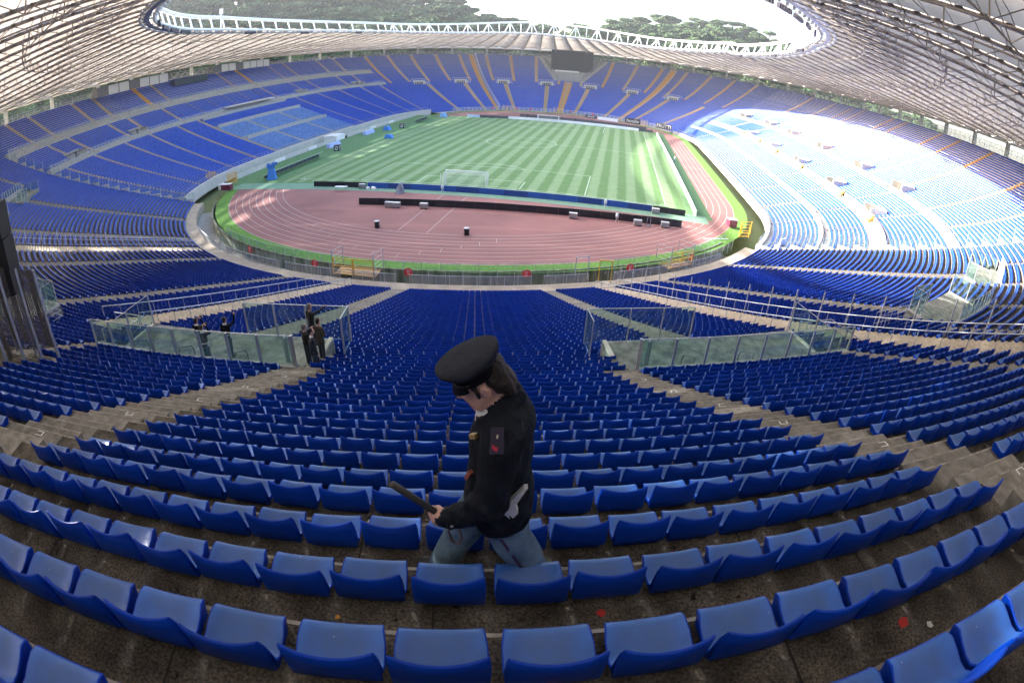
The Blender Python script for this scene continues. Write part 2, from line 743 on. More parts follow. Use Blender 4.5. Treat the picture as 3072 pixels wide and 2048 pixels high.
_link0 = link


def link(name, me, parent=None):
    o = _link0(name, me, parent)
    if parent is not None and parent.name in INV:
        o.matrix_parent_inverse = INV[parent.name]
    return o


# ------------------------------------------------------------------ ground, track, pitch
def disc(mb, R, z, n=96):
    mb.poly([(R * math.cos(2 * math.pi * k / n), R * math.sin(2 * math.pi * k / n), z) for k in range(n)])


def oval(R, n=48, c=(0., 42.4)):
    pts = []
    for k in range(n + 1):
        a = math.pi * k / n
        pts.append((R * math.cos(a), c[1] + R * math.sin(a)))
    for k in range(n + 1):
        a = math.pi + math.pi * k / n
        pts.append((R * math.cos(a), -c[1] + R * math.sin(a)))
    return pts


def oval_ring(mb, Ra, Rb, z, mi=0, n=48):
    A, B = oval(Ra, n), oval(Rb, n)
    for k in range(len(A)):
        j = (k + 1) % len(A)
        mb.quad((*A[k], z), (*B[k], z), (*B[j], z), (*A[j], z), mi)


def pitch_mat():
    mt = bpy.data.materials.new('mown_grass')
    mt.use_nodes = True
    n, l = mt.node_tree.nodes, mt.node_tree.links
    b = n['Principled BSDF']
    b.inputs['Roughness'].default_value = .85
    b.inputs['Specular IOR Level'].default_value = .25
    ge = n.new('ShaderNodeNewGeometry')
    sx = n.new('ShaderNodeSeparateXYZ')
    l.new(ge.outputs['Position'], sx.inputs[0])
    # mowing stripes, 1.67 m wide, slightly wobbling
    nz0 = n.new('ShaderNodeTexNoise')
    nz0.inputs['Scale'].default_value = .35
    l.new(ge.outputs['Position'], nz0.inputs['Vector'])
    ma = n.new('ShaderNodeMath')
    ma.operation = 'MULTIPLY_ADD'
    ma.inputs[1].default_value = .35
    l.new(nz0.outputs[0], ma.inputs[0])
    l.new(sx.outputs['X'], ma.inputs[2])
    m2 = n.new('ShaderNodeMath')
    m2.operation = 'MULTIPLY'
    m2.inputs[1].default_value = 2 * math.pi / 3.36
    l.new(ma.outputs[0], m2.inputs[0])
    m2b = n.new('ShaderNodeMath')
    m2b.operation = 'ADD'
    m2b.inputs[1].default_value = -.9
    l.new(m2.outputs[0], m2b.inputs[0])
    si = n.new('ShaderNodeMath')
    si.operation = 'SINE'
    l.new(m2b.outputs[0], si.inputs[0])
    mr = n.new('ShaderNodeMapRange')
    mr.inputs[1].default_value = -.35
    mr.inputs[2].default_value = .35
    l.new(si.outputs[0], mr.inputs[0])
    nz = n.new('ShaderNodeTexNoise')
    nz.inputs['Scale'].default_value = .55
    nz.inputs['Detail'].default_value = 9
    l.new(ge.outputs['Position'], nz.inputs['Vector'])
    cr = n.new('ShaderNodeMix')
    cr.data_type = 'RGBA'
    cr.inputs[6].default_value = (.105, .200, .072, 1)
    cr.inputs[7].default_value = (.190, .290, .148, 1)
    l.new(mr.outputs[0], cr.inputs[0])
    c3 = n.new('ShaderNodeMix')
    c3.data_type = 'RGBA'
    c3.blend_type = 'MULTIPLY'
    c3.inputs[0].default_value = 1
    r2 = n.new('ShaderNodeValToRGB')
    r2.color_ramp.elements[0].color = (.88, .90, .84, 1)
    r2.color_ramp.elements[1].color = (1.1, 1.06, 1.05, 1)
    r2.color_ramp.elements[0].position = .3
    r2.color_ramp.elements[1].position = .7
    l.new(nz.outputs[0], r2.inputs[0])
    l.new(cr.outputs[2], c3.inputs[6])
    l.new(r2.outputs[0], c3.inputs[7])
    l.new(c3.outputs[2], b.inputs['Base Color'])
    return mt


GRASSP = pitch_mat()
TURF = mat('carpet_green', (.125, .235, .105), .9, spec=.2, scale=.8, c2=(.095, .19, .08), coord='World', detail=8.)
CARPET = mat('carpet_pale_green', (.20, .33, .23), .9, spec=.2, scale=.8, c2=(.16, .28, .19), coord='World', detail=8.)
VERGE = mat('verge_grass', (.17, .31, .075), .95, spec=.1, scale=2.5, c2=(.10, .22, .045), coord='World', detail=9., bump=.5, bscale=20.)
TRACK = mat('track_red', (.310, .145, .130), .85, spec=.25, scale=.12, c2=(.235, .112, .104), coord='World', detail=9., bump=.15, bscale=60.)
LINE = mat('line_white', (.50, .46, .43), .8)
LINEG = mat('line_grass_white', (.50, .58, .46), .9)
DRY = mat('scrub_ground', (.20, .22, .10), .95, spec=.1, scale=.05, c2=(.10, .14, .05), coord='World', detail=8.)

mb = MB()
disc(mb, 1400, -2.2)
tag(mb.build('ground', DRY), kind='structure')
mb = MB()
mb.poly([(*p, 0.0) for p in oval(49.2, 48)])
tag(mb.build('verge_grass', VERGE), kind='structure')
mb = MB()
mb.poly([(*p, 0.006) for p in oval(46.9, 48)])
tag(mb.build('running_track', TRACK), kind='structure')
mb = MB()     # green carpet round the pitch and over the inner lanes
mb.poly([(-50.6, -57.6, .012), (41.2, -57.6, .012), (41.2, 57.6, .012), (-50.6, 57.6, .012)])
tag(mb.build('pitch_surround', TURF), kind='structure')
mb = MB()
mb.poly([(-46.0, -60.0, .018), (40.2, -60.0, .018), (40.2, -55.6, .018), (-46.0, -55.6, .018)])
tag(mb.build('pale_carpet', CARPET), kind='structure')
mb = MB()
mb.poly([(-37.4, -54.9, .024), (37.4, -54.9, .024), (37.4, 54.9, .024), (-37.4, 54.9, .024)])
tag(mb.build('football_pitch', GRASSP), kind='structure')


def flat_line(mb, pts, w, z):
    pts = [Vector((p[0], p[1])) for p in pts]
    L, Rr = [], []
    for k, p in enumerate(pts):
        d = pts[min(k + 1, len(pts) - 1)] - pts[max(k - 1, 0)]
        d.normalize()
        nn = Vector((-d.y, d.x)) * w / 2
        L.append(p + nn)
        Rr.append(p - nn)
    for k in range(len(pts) - 1):
        mb.quad((*Rr[k], z), (*Rr[k + 1], z), (*L[k + 1], z), (*L[k], z))


HW, HL = 33.8, 52.5
mb = MB()
zl = .029
W = .15
flat_line(mb, [(-HW, -HL), (-HW, HL)], W, zl)
flat_line(mb, [(HW, -HL), (HW, HL)], W, zl)
for y in (-HL, 0, HL):
    flat_line(mb, [(-HW + .08, y), (HW - .08, y)], W, zl)
for sg in (-1, 1):
    for hw, dd in ((20.16, 16.5), (9.16, 5.5)):
        y0, y1 = sg * (HL - .08), sg * (HL - dd)
        flat_line(mb, [(-hw, y0), (-hw, y1 + sg * .08)], W, zl)
        flat_line(mb, [(hw, y0), (hw, y1 + sg * .08)], W, zl)
        flat_line(mb, [(-hw - .08, y1), (hw + .08, y1)], W, zl)
    a0 = math.acos(5.5 / 9.15)
    flat_line(mb, [(9.15 * math.sin(a), sg * (HL - 11 - 9.15 * math.cos(a))) for a in np.linspace(-a0 * .98, a0 * .98, 24)], W, zl)
    for sx in (-1, 1):
        flat_line(mb, [(sx * (HW - math.cos(a)), sg * (HL - math.sin(a))) for a in np.linspace(.1, math.pi / 2 - .1, 8)], W, zl)
flat_line(mb, [(9.15 * math.sin(a), 9.15 * math.cos(a)) for a in np.linspace(.01, 2 * math.pi - .01, 64)], W, zl + .003)
mb.lathe([(0, 0.004), (.25, 0.004)], (0, 0, zl), 12)
tag(mb.build('pitch_marking', LINEG), kind='structure')
mb = MB()
for k in range(9):
    R = 37.0 + 1.22 * k
    flat_line(mb, [(R * math.sin(a), -42.4 - R * math.cos(a)) for a in np.linspace(rad(-62), rad(62), 64)], .075, .0105)
    flat_line(mb, [(R * math.sin(a), 42.4 + R * math.cos(a)) for a in np.linspace(rad(-62), rad(62), 64)], .075, .0105)
    if R > 41.3:
        xs = [(R * math.cos(a), -42.4 - R * math.sin(a)) for a in np.linspace(0.02, rad(27), 12)][::-1]
        flat_line(mb, xs + [(R, 0), (R, 42.4)], .075, .011)
    if k in (1, 2, 3, 4, 5, 6):
        for a0 in (-26 + 4 * k, 20 - 3 * k, 58 - 2 * k):
            a = rad(a0)
            flat_line(mb, [(r * math.sin(a), -42.4 - r * math.cos(a)) for r in (R + .05, R + 1.17)], .06, .0112)
for x in (-1.8, 2.2):
    flat_line(mb, [(x, -79.0), (x, -60.1)], .07, .0108)
for k in range(4):
    flat_line(mb, [(41.25, -36 + 9 * k), (46.8, -36 + 9 * k)], .06, .0114)
tag(mb.build('track_marking', LINE), kind='structure')

# front of the near stand: dry moat and walkway
mb = MB()
for st in ('near', 'far'):
    a0, a1 = -58, 58
    arc_strip(mb, st, a0, a1, 49.2, -1.7, 52.0, -1.7, 0)
tag(mb.build('moat_floor', GREYC), kind='structure')
for st, lab in (('near', 'stained concrete moat wall below the near strip of grass'), ('far', 'concrete moat wall in front of the far curved stand')):
    mb = MB()
    us = samples(st, -58, 58)
    for u, w in zip(us[:-1], us[1:]):
        for Ra, Rb, z0, z1 in ((49.22, 49.22, -1.7, .10), (49.22, 48.97, .10, .10), (48.97, 48.97, .10, -.1)):
            mb.quad(pt(st, u, Ra, z0), pt(st, w, Ra, z0), pt(st, w, Rb, z1), pt(st, u, Rb, z1))
    tag(mb.build('moat_wall', STAINW), lab, 'wall')
mb = MB()
for st in ('near', 'far'):
    us = samples(st, -60.5, 60.5)
    for u, w in zip(us[:-1], us[1:]):
        mb.quad(pt(st, u, 52.0, -1.7), pt(st, w, 52.0, -1.7), pt(st, w, 52.0, WALK_Z), pt(st, u, 52.0, WALK_Z))
        mb.quad(pt(st, u, 52.0, WALK_Z), pt(st, w, 52.0, WALK_Z), pt(st, w, 53.9, WALK_Z), pt(st, u, 53.9, WALK_Z))
tag(mb.build('walkway', BEIGE), kind='structure')

# ------------------------------------------------------------------ what interrupts the rows of seats
AISLE = {'near': [], 'far': [], 'right': [], 'left': []}      # (u0, u1, row0, row1, kind)
HOLE = {'near': [], 'far': [], 'right': [], 'left': []}       # (u0, u1, row0, row1): no terrace at all

for k in range(-10, 7):
    c = 10.5 + 7.16 * k
    if -59 < c < 59 and not (26 < abs(c) < 30):
        hw = .44
        if abs(c) < 5:
            AISLE['near'].append((c - hw, c + hw, 45, 50, 'plain'))
        else:
            AISLE['near'].append((c - hw, c + hw, 45, NROW, 'plain'))
for c in (6.55, 21.9, 36.2, 49.6, -7.4, -21.7, -35.5, -48.5):
    AISLE['near'].append((c - .85, c + .85, 1, 39, 'plain'))
AISLE['near'].append((-1.35, 1.2, 1, 39, 'beige'))
AISLE['near'] += [(27.2, 29.6, 1, NROW, 'beige'), (-29.6, -27.2, 1, NROW, 'beige')]
NVOM = [(18.05, 25.0), (3.4, 10.4), (33.6, 40.6), (46.5, 53.0), (-10.4, -3.4), (-25.0, -18.05), (-40.6, -33.6), (-53.0, -46.5)]
HOLE['near'] = [(a, b, 40, 44) for a, b in NVOM]

for c in (-59.0, -52.4, -45.6, -38.5, -31.8, -24.3, -17.5, -10.3, 11.1, 18., 25.2, 32.4, 39.5, 46.7, 53.9):
    AISLE['far'].append((c - .45, c + .45, 44, NROW, 'orange'))
for c in (-3.1, 4.1):
    AISLE['far'].append((c - .45, c + .45, 43, 47, 'orange'))
for c in (-47., -34.2, -20.5, -6.7, 7., 21., 34.8, 48.5):
    AISLE['far'].append((c - .75, c + .75, 1, 39, 'tan'))
AISLE['far'] += [(-1.3, 1.3, 1, 46, 'orange'), (27.4, 29.4, 1, NROW, 'orange'), (-29.2, -27.6, 1, NROW, 'orange')]
FVOM = [(-51.4, -47.2), (-37.2, -33.), (-23.1, -19.), (-9., -4.8), (5.2, 9.4), (19.3, 23.4), (33.4, 37.6)]
HOLE['far'] = [(a, b, 40, 43) for a, b in FVOM]

for c in (65.6, 52.9, 40.9, 31.4, 9.7, 1.3, -18.7, -28., -42., -57.5, -70.):
    AISLE['right'].append((c - .55, c + .55, 39, NROW, 'orange'))
for c in (-57., -41., -27., -13., 7., 18., 33., 47., 62.):
    AISLE['right'].append((c - .45, c + .45, 2, 11, 'plain'))
for c in (-66., -50., -34., -18., -4., 12., 28., 46., 62.):
    AISLE['right'].append((c - .45, c + .45, 14, 21, 'plain'))
    AISLE['right'].append((c + 5.5, c + 6.4, 25, 36, 'plain'))
RVOM = [(-45.8, -41.0), (-25.2, -20.4), (2.3, 7.1), (31.5, 36.2), (55., 60.), (74., 78.)]
HOLE['right'] = [(a, b, 39, 42) for a, b in RVOM]
RVOM2 = [(-58., -53.), (-34., -29.5), (-9., -4.5), (18., 22.), (46., 50.)]
HOLE['right'] += [(a, b, 25, 28) for a, b in RVOM2]

for c in (-54.3, -45.2, -34.7, -26.2, 25.9, 41.6, 55.7, 68.5, 79., -77.3, -66.):
    AISLE['left'].append((c - .5, c + .5, 5, 42, 'tan'))
for c in (-70.6, -63.8, -50.4, -44., -30.5, 18.5, 37.6, 48., 64.5, 72.4):
    AISLE['left'].append((c - .5, c + .5, 45, 56, 'tan'))
for c in (-72.3, -65.4, -52.6, -46.6, -24.3, 8., 39.7, 48.4, 64.3, 71.9):
    AISLE['left'].append((c - .5, c + .5, 60, NROW, 'tan'))
for c in (-31.9, 19.):
    AISLE['left'].append((c - .9, c + .9, 60, NROW, 'orange'))
LVOM = [(-72., -66.5), (-49., -44.5), (32., 37.), (67., 72.)]
HOLE['left'] = [(a, b, 45, 48) for a, b in LVOM]
VIP = (-25.4, 18.4)

NO_SEAT = {'near': set(), 'far': set(), 'right': {1, 12, 13, 22, 23, 24, 37, 38}, 'left': {1, 2, 3, 4, 43, 44, 57, 58, 59}}


def board_cut(st, i):
    """the scoreboard's foot takes a wedge out of the middle of each curved stand"""
    if st == 'near' and i >= 50:
        return [(-5.3, 5.3)]
    if st == 'far' and i >= 48:
        w = 3.6 + (i - 48) * .20
        return [(-w - 1.2, w + 1.2)]
    return []


STAND = {}
INFO = {'near': ('curved_stand', 'grey concrete terracing of the near curved stand below the photographer', 'grandstand', (CX, -CY - 80, -2)),
        'far': ('curved_stand', 'far curved stand under the big dark screen', 'grandstand', (CX, CY + 80, -2)),
        'right': ('side_stand', 'sunlit white side stand along the right of the track', 'grandstand', (80, 0, -2)),
        'left': ('side_stand', 'shaded three-tier side stand along the left of the pitch', 'grandstand', (-80, 0, -2))}
AMAT = {'plain': [NOSE, NOSEL], 'tan': [TANSTEP, TANSTEP], 'orange': [ORANGE, ORANGE], 'beige': [BEIGESTEP, BEIGESTEP]}
for st in ('near', 'far', 'right', 'left'):
    nm, lab, cat, loc = INFO[st]
    root = wthing(nm, lab, cat, loc)
    STAND[st] = root
    first = {'near': 1, 'far': 1, 'right': 1, 'left': 4}[st]
    for i in range(first, NROW + 1):
        zlow = row_z(i - 1) if i > first else (WALK_Z if st in ('near', 'far') else -.1)
        if st == 'near':
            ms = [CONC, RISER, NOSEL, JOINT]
        elif st == 'right':
            ms = [WHITEC, WHITEC]
        else:
            ms = [GREYC, GREYC]
        cuts = [(a, b) for a, b, r0, r1 in HOLE[st] if r0 <= i <= r1]
        for a, b in subtract(SPAN[st], cuts):
            mb = MB()
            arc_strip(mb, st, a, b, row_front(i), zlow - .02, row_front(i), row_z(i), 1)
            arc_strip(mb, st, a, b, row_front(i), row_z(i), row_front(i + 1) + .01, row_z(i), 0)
            if st == 'near':
                arc_strip(mb, st, a, b, row_front(i) - .001, row_z(i) + .003, row_front(i) + .022, row_z(i) + .003, 2)
                if i > 44:
                    uj = math.ceil(a / 1.7) * 1.7 + .35 * (i % 3)
                    while uj < b - .1:
                        w_ = .006 * 57.3 / row_front(i)
                        mb.quad(pt(st, uj - w_, row_front(i) - .002, row_z(i) + .0045), pt(st, uj + w_, row_front(i) - .002, row_z(i) + .0045),
                                pt(st, uj + w_, row_front(i + 1), row_z(i) + .0045), pt(st, uj - w_, row_front(i + 1), row_z(i) + .0045), 3)
                        uj += 1.7
            mb.build('terrace_step', ms, root)
    # back wall and parapet
    mb = MB()
    Rt = row_front(NROW + 1)
    arc_wall(mb, st, *SPAN[st], Rt, Rt + .3, -2.2, row_z(NROW) + (.5 if st != 'near' else 1.1))
    mb.build('rear_wall', GREYC if st != 'left' else WHITEC, root)

# front walls of the two side stands
for st, zt in (('left', row_z(4)), ('right', row_z(1))):
    mb = MB()
    Rf = row_front(4 if st == 'left' else 1)
    arc_wall(mb, st, SPAN[st][0], SPAN[st][1], Rf - .55, Rf - .02, -1.0, zt + .55)
    mb.build('front_wall', WHITEC, STAND[st])
# ends of the stands where they stand above the curve
# aisle stairs: a half step on every row
NSTEP = [0]


def half_step(mb, st, u0, u1, i, rounded=False):
    zl, zh = row_z(i - 1), row_z(i)
    zm = (zl + zh) / 2
    R1 = row_front(i) + .003
    R0 = R1 - .36
    us = [u0, (u0 + u1) / 2, u1] if st in ('near', 'far') else [u0, u1]
    for ua, ub in zip(us[:-1], us[1:]):
        A = [pt(st, ua, R0, 0), pt(st, ub, R0, 0), pt(st, ub, R1, 0), pt(st, ua, R1, 0)]
        lo = [(p.x, p.y, zl - .01) for p in A]
        hi = [(p.x, p.y, zm) for p in A]
        mb.prism(lo, hi, 0)
        fa_, fb_ = pt(st, ua, R0 + .022, zm + .004), pt(st, ub, R0 + .022, zm + .004)
        ga_, gb_ = pt(st, ua, R0 - .002, zm + .004), pt(st, ub, R0 - .002, zm + .004)
        mb.quad(ga_, gb_, fb_, fa_, 1)
        ga_, gb_ = pt(st, ua, R1 - .012, zh + .010), pt(st, ub, R1 - .012, zh + .010)
        fa_, fb_ = pt(st, ua, R1 + .014, zh + .010), pt(st, ub, R1 + .014, zh + .010)
        mb.quad(ga_, gb_, fb_, fa_, 1)
    # painted/paved face on the full riser and tread of this row
    arc_strip(mb, st, u0, u1, R1 - .008, zl, R1 - .008, zh + .006, 0)
    arc_strip(mb, st, u0, u1, R1 - .008, zh + .006, row_front(i + 1) - .37, zh + .006, 0)


for st in AISLE:
    for (u0, u1, r0, r1, kind) in AISLE[st]:
        if st == 'near' and (kind == 'plain' and (9 < u0 < 19 or (4 < u0 < 23 and r1 == 39))):
            for i in range(max(2, r0), min(r1, 66) + 1):
                mb = MB()
                half_step(mb, st, u0, u1, i)
                mb.build('stair_step', AMAT[kind], STAND[st])
        else:
            mb = MB()
            for i in range(max(2, r0), r1 + 1):
                if any(a - .1 < (u0 + u1) / 2 < b + .1 and q0 <= i <= q1 for a, b, q0, q1 in HOLE[st]):
                    continue
                half_step(mb, st, u0, u1, i)
            if mb.v:
                mb.build('stair_flight', AMAT[kind], STAND[st])
# worn white row-number plates painted on the two near aisles
for (u0, u1) in ((10.05, 10.95), (17.3, 18.1)):
    for i in range(44, 66, 3):
        mb = MB()
        uc = u0 + (u1 - u0) * (.62 if i % 2 else .55)
        R0 = row_front(i) + .03
        q = [pt('near', uc - .055, R0, row_z(i) + .011), pt('near', uc + .055, R0, row_z(i) + .011),
             pt('near', uc + .055, R0 + .10, row_z(i) + .011), pt('near', uc - .055, R0 + .10, row_z(i) + .011)]
        for k in range(4):
            a, b = q[k], q[(k + 1) % 4]
            if k != i % 4:
                c = (q[0] + q[2]) / 2
                mb.quad(a, b, b + (c - b) * .28, a + (c - a) * .28)
        mb.build('row_number_paint', WHITEP, STAND['near'])

# ------------------------------------------------------------------ the moulded seat
def seat_mesh(name, m_shell, m_top):
    # closed side profile (y towards the back, z up), front lip first
    prof = [(.030, .000), (.004, .055), (.000, .090), (.012, .106), (.050, .104), (.110, .088), (.175, .072), (.222, .076), (.250, .104),
            (.270, .175), (.291, .275), (.306, .338), (.316, .352), (.328, .345), (.322, .262), (.310, .165), (.296, .085), (.255, .030), (.240, .000)]
    top_from, top_to = 3, 12
    nx = 11
    bm = bmesh.new()
    rows = []
    for k in range(nx):
        s = -1 + 2 * k / (nx - 1)
        ring = []
        for j, (y, z) in enumerate(prof):
            w = .226
            if j <= 1 or j >= 17:
                w = .190
            elif j <= 4:
                w = .208 + .004 * (j - 2)
            elif 10 <= j <= 13:
                w = (.224, .219, .214, .216)[j - 10]
            ed = abs(s) ** 3
            dz = dy = 0
            if 3 < j < 9:
                dz = .026 * ed                     # pan rises to the sides
            if j in (2, 3):
                dz = .012 * ed
            if 9 <= j <= 16:
                dy = -.030 * abs(s) ** 2.4 * min(1, (z - .05) / .2)          # back wraps forward at its corners
            if 10 <= j <= 14:
                dz = (.030 * abs(s) ** 1.6 - .018) * (1 if 11 <= j <= 13 else .5)   # dip in the middle of the top edge
            ring.append(bm.verts.new((s * w, y + dy, z + dz)))
        rows.append(ring)
    n = len(prof)
    for k in range(nx - 1):
        for j in range(n - 1):
            f = bm.faces.new((rows[k][j], rows[k + 1][j], rows[k + 1][j + 1], rows[k][j + 1]))
            f.material_index = 1 if top_from <= j < 9 else 0
    bm.faces.new(list(reversed([rows[0][j] for j in range(n)])))
    bm.faces.new([rows[-1][j] for j in range(n)])
    bm.normal_update()
    bmesh.ops.recalc_face_normals(bm, faces=bm.faces)
    es = [e for e in bm.edges if len(e.link_faces) == 2 and (len(e.link_faces[0].verts) > 4 or len(e.link_faces[1].verts) > 4)
          and min(v.co.z for v in e.verts) > .01]
    bmesh.ops.bevel(bm, geom=es, offset=.010, segments=2, profile=.6, affect='EDGES')
    for f in bm.faces:
        f.smooth = len(f.verts) <= 4
    me = bpy.data.meshes.new(name)
    bm.to_mesh(me)
    bm.free()
    me.materials.append(m_shell)
    me.materials.append(m_top)
    return me


SEAT = seat_mesh('stadium_seat', SHELL, WORN)
PSEAT = seat_mesh('padded_seat', PALE, PALE)


def seat_pitch(st, i):
    if st == 'near':
        return min(.52, .445 + (63 - i) * .0042) if i <= 63 else .445
    return .53


near_list = []         # seats close to the camera: (row, u, px, py)
pts_plain, rot_plain, scl_plain = [], [], []
pts_pale, rot_pale, scl_pale = [], [], []
for st in ('near', 'far', 'right', 'left'):
    for i in range(1, NROW + 1):
        if i in NO_SEAT[st] or (st == 'near' and i > 66):
            continue
        cuts = [(a, b) for a, b, r0, r1, k in AISLE[st] if r0 <= i <= r1]
        cuts += [(a, b) for a, b, r0, r1 in HOLE[st] if r0 <= i <= r1]
        cuts += board_cut(st, i)
        if st == 'left' and 5 <= i <= 42:
            cuts.append((VIP[0], VIP[0] + .01))
            cuts.append((VIP[1] - .01, VIP[1]))
        R = row_front(i) + .012
        for a, b in sorted(subtract(SPAN[st], cuts)):
            p = seat_pitch(st, i)
            if st in ('near', 'far'):
                m_per_u = R * math.pi / 180
            else:
                m_per_u = 1.0 if abs((a + b) / 2) < CY else R / 80
            length = (b - a) * m_per_u
            n = int(round((length - .04) / p))
            if n < 1:
                continue
            pn = p
            p = min((length - .04) / n, p * 1.12)
            mid = (a + b) / 2
            off = 0.
            if st == 'near' and a < 14.4 < b:
                mid = 14.44 + (.08 / m_per_u if i > 45 else 0)
                n = 2 * (n // 2)
                p = min((length - .04) / n, pn * 1.06)
            for k in range(n):
                u = mid + (k - (n - 1) / 2) * p / m_per_u
                if not (a < u < b):
                    continue
                q = pt(st, u, R, row_z(i) + .004)
                rz = rz_out(st, u)
                if st == 'near' and i >= 55:
                    px, py = project(q + Vector((0, 0, .15)))
                    if -200 < px < 3270 and py < 2300:
                        near_list.append((i, u, px, py, q, rz, p))
                        continue
                    if i >= 63:
                        continue
                if st == 'left' and VIP[0] < u < VIP[1] and 5 <= i <= 34:
                    if i in (5, 19, 20, 21, 33, 34, 41, 42) or abs(u + 12.) < .8 or abs(u - 5.) < .8:
                        continue
                    pts_pale.append(tuple(q)); rot_pale.append((0, 0, rz)); scl_pale.append((p / .5,) * 3)
                else:
                    jit = random.uniform(-.03, .03)
                    pts_plain.append(tuple(q)); rot_plain.append((0, 0, rz + jit)); scl_plain.append((p / .5, 1, 1))

# the three hundred seats that show largest, each an object of its own
inview = lambda s_: 0 <= s_[2] <= 3072 and s_[3] <= 2048
near_list.sort(key=lambda s_: (-s_[0], s_[2]))
vis = [s_ for s_ in near_list if inview(s_)]
chosen, rest = [], [s_ for s_ in near_list if not inview(s_)]
for r in sorted({s_[0] for s_ in vis}, reverse=True):
    rs_ = [s_ for s_ in vis if s_[0] == r]
    if len(chosen) + len(rs_) <= 300:
        chosen += rs_
    else:
        rest += rs_
for s_ in rest:
    pts_plain.append(tuple(s_[4])); rot_plain.append((0, 0, s_[5])); scl_plain.append((s_[6] / .5, 1, 1))
seat_objs = []
vis_rows = sorted({s[0] for s in chosen if 0 <= s[2] <= 3072 and s[3] <= 2048}, reverse=True)
for r in sorted({s[0] for s in chosen}, reverse=True):
    rs = sorted([s for s in chosen if s[0] == r], key=lambda s: s[2])
    ri = (vis_rows.index(r) + 1) if r in vis_rows else 0
    nv = 0
    for s in rs:
        o = link('stadium_seat', SEAT)
        o.location = s[4] + Vector((random.uniform(-.006, .006), random.uniform(-.008, .008), 0))
        o.rotation_euler = (random.uniform(-.02, .02), random.uniform(-.012, .012), s[5] + random.uniform(-.025, .025))
        o.scale = (s[6] / .5, 1, 1)
        nv += 1
        rowtxt = 'lowest row' if ri == 1 else ordinal(ri) + ' row up'
        lab = 'blue plastic seat, %s from the left in the %s of the photo' % (ordinal(nv), rowtxt)
        tag(o, lab, 'seat', 'blue seats close to the photographer')
        seat_objs.append(o)


def stain_mat():
    mt = bpy.data.materials.new('washed_concrete')
    mt.use_nodes = True
    n, l = mt.node_tree.nodes, mt.node_tree.links
    b = n['Principled BSDF']
    b.inputs['Base Color'].default_value = (.33, .30, .255, 1)
    b.inputs['Roughness'].default_value = .85
    tr = n.new('ShaderNodeBsdfTransparent')
    mx = n.new('ShaderNodeMixShader')
    uvn = n.new('ShaderNodeUVMap')
    uvn.uv_map = 'UVMap'
    sp = n.new('ShaderNodeSeparateXYZ')
    l.new(uvn.outputs[0], sp.inputs[0])
    ge = n.new('ShaderNodeNewGeometry')
    nz = n.new('ShaderNodeTexNoise')
    nz.inputs['Scale'].default_value = 14
    nz.inputs['Detail'].default_value = 8
    l.new(ge.outputs['Position'], nz.inputs['Vector'])
    a1 = n.new('ShaderNodeMath'); a1.operation = 'ABSOLUTE'
    l.new(sp.outputs['X'], a1.inputs[0])
    s1 = n.new('ShaderNodeMapRange'); s1.inputs[1].default_value = 1.; s1.inputs[2].default_value = .2
    l.new(a1.outputs[0], s1.inputs[0])
    s2 = n.new('ShaderNodeMapRange'); s2.inputs[1].default_value = 1.; s2.inputs[2].default_value = .0
    l.new(sp.outputs['Y'], s2.inputs[0])
    m1 = n.new('ShaderNodeMath'); m1.operation = 'MULTIPLY'
    l.new(s1.outputs[0], m1.inputs[0]); l.new(s2.outputs[0], m1.inputs[1])
    s3 = n.new('ShaderNodeMapRange'); s3.inputs[1].default_value = .3; s3.inputs[2].default_value = .65; s3.inputs[4].default_value = .95
    l.new(nz.outputs[0], s3.inputs[0])
    m2 = n.new('ShaderNodeMath'); m2.operation = 'MULTIPLY'
    l.new(m1.outputs[0], m2.inputs[0]); l.new(s3.outputs[0], m2.inputs[1])
    l.new(m2.outputs[0], mx.inputs[0])
    l.new(tr.outputs[0], mx.inputs[1]); l.new(b.outputs[0], mx.inputs[2])
    l.new(mx.outputs[0], n['Material Output'].inputs[0])
    return mt


vq, fq, uq = [], [], []
for s_ in chosen:
    i, u, p_ = s_[0], s_[1], s_[6]
    mdeg = row_front(i) * math.pi / 180
    ug = u - p_ / 2 / mdeg
    L_ = random.uniform(.20, .36)
    w0, w1 = .035, random.uniform(.07, .12)
    R0_ = row_front(i) + .30
    k_ = len(vq)
    for (du, dr) in ((-w0, 0), (w0, 0), (w1, L_), (-w1, L_)):
        vq.append(tuple(pt('near', ug + du / mdeg, R0_ + dr, row_z(i) + .006)))
    fq.append((k_, k_ + 1, k_ + 2, k_ + 3))
    uq += [(-1, 0), (1, 0), (1, 1), (-1, 1)]
me = bpy.data.meshes.new('wash_stains')
me.from_pydata(vq, [], fq)
uvl = me.uv_layers.new(name='UVMap')
uvl.data.foreach_set('uv', np.array(uq, dtype=np.float32).ravel())
me.materials.append(stain_mat())
wo_ = link('wash_stains', me, STAND['near'])
wo_['kind'] = 'stuff'


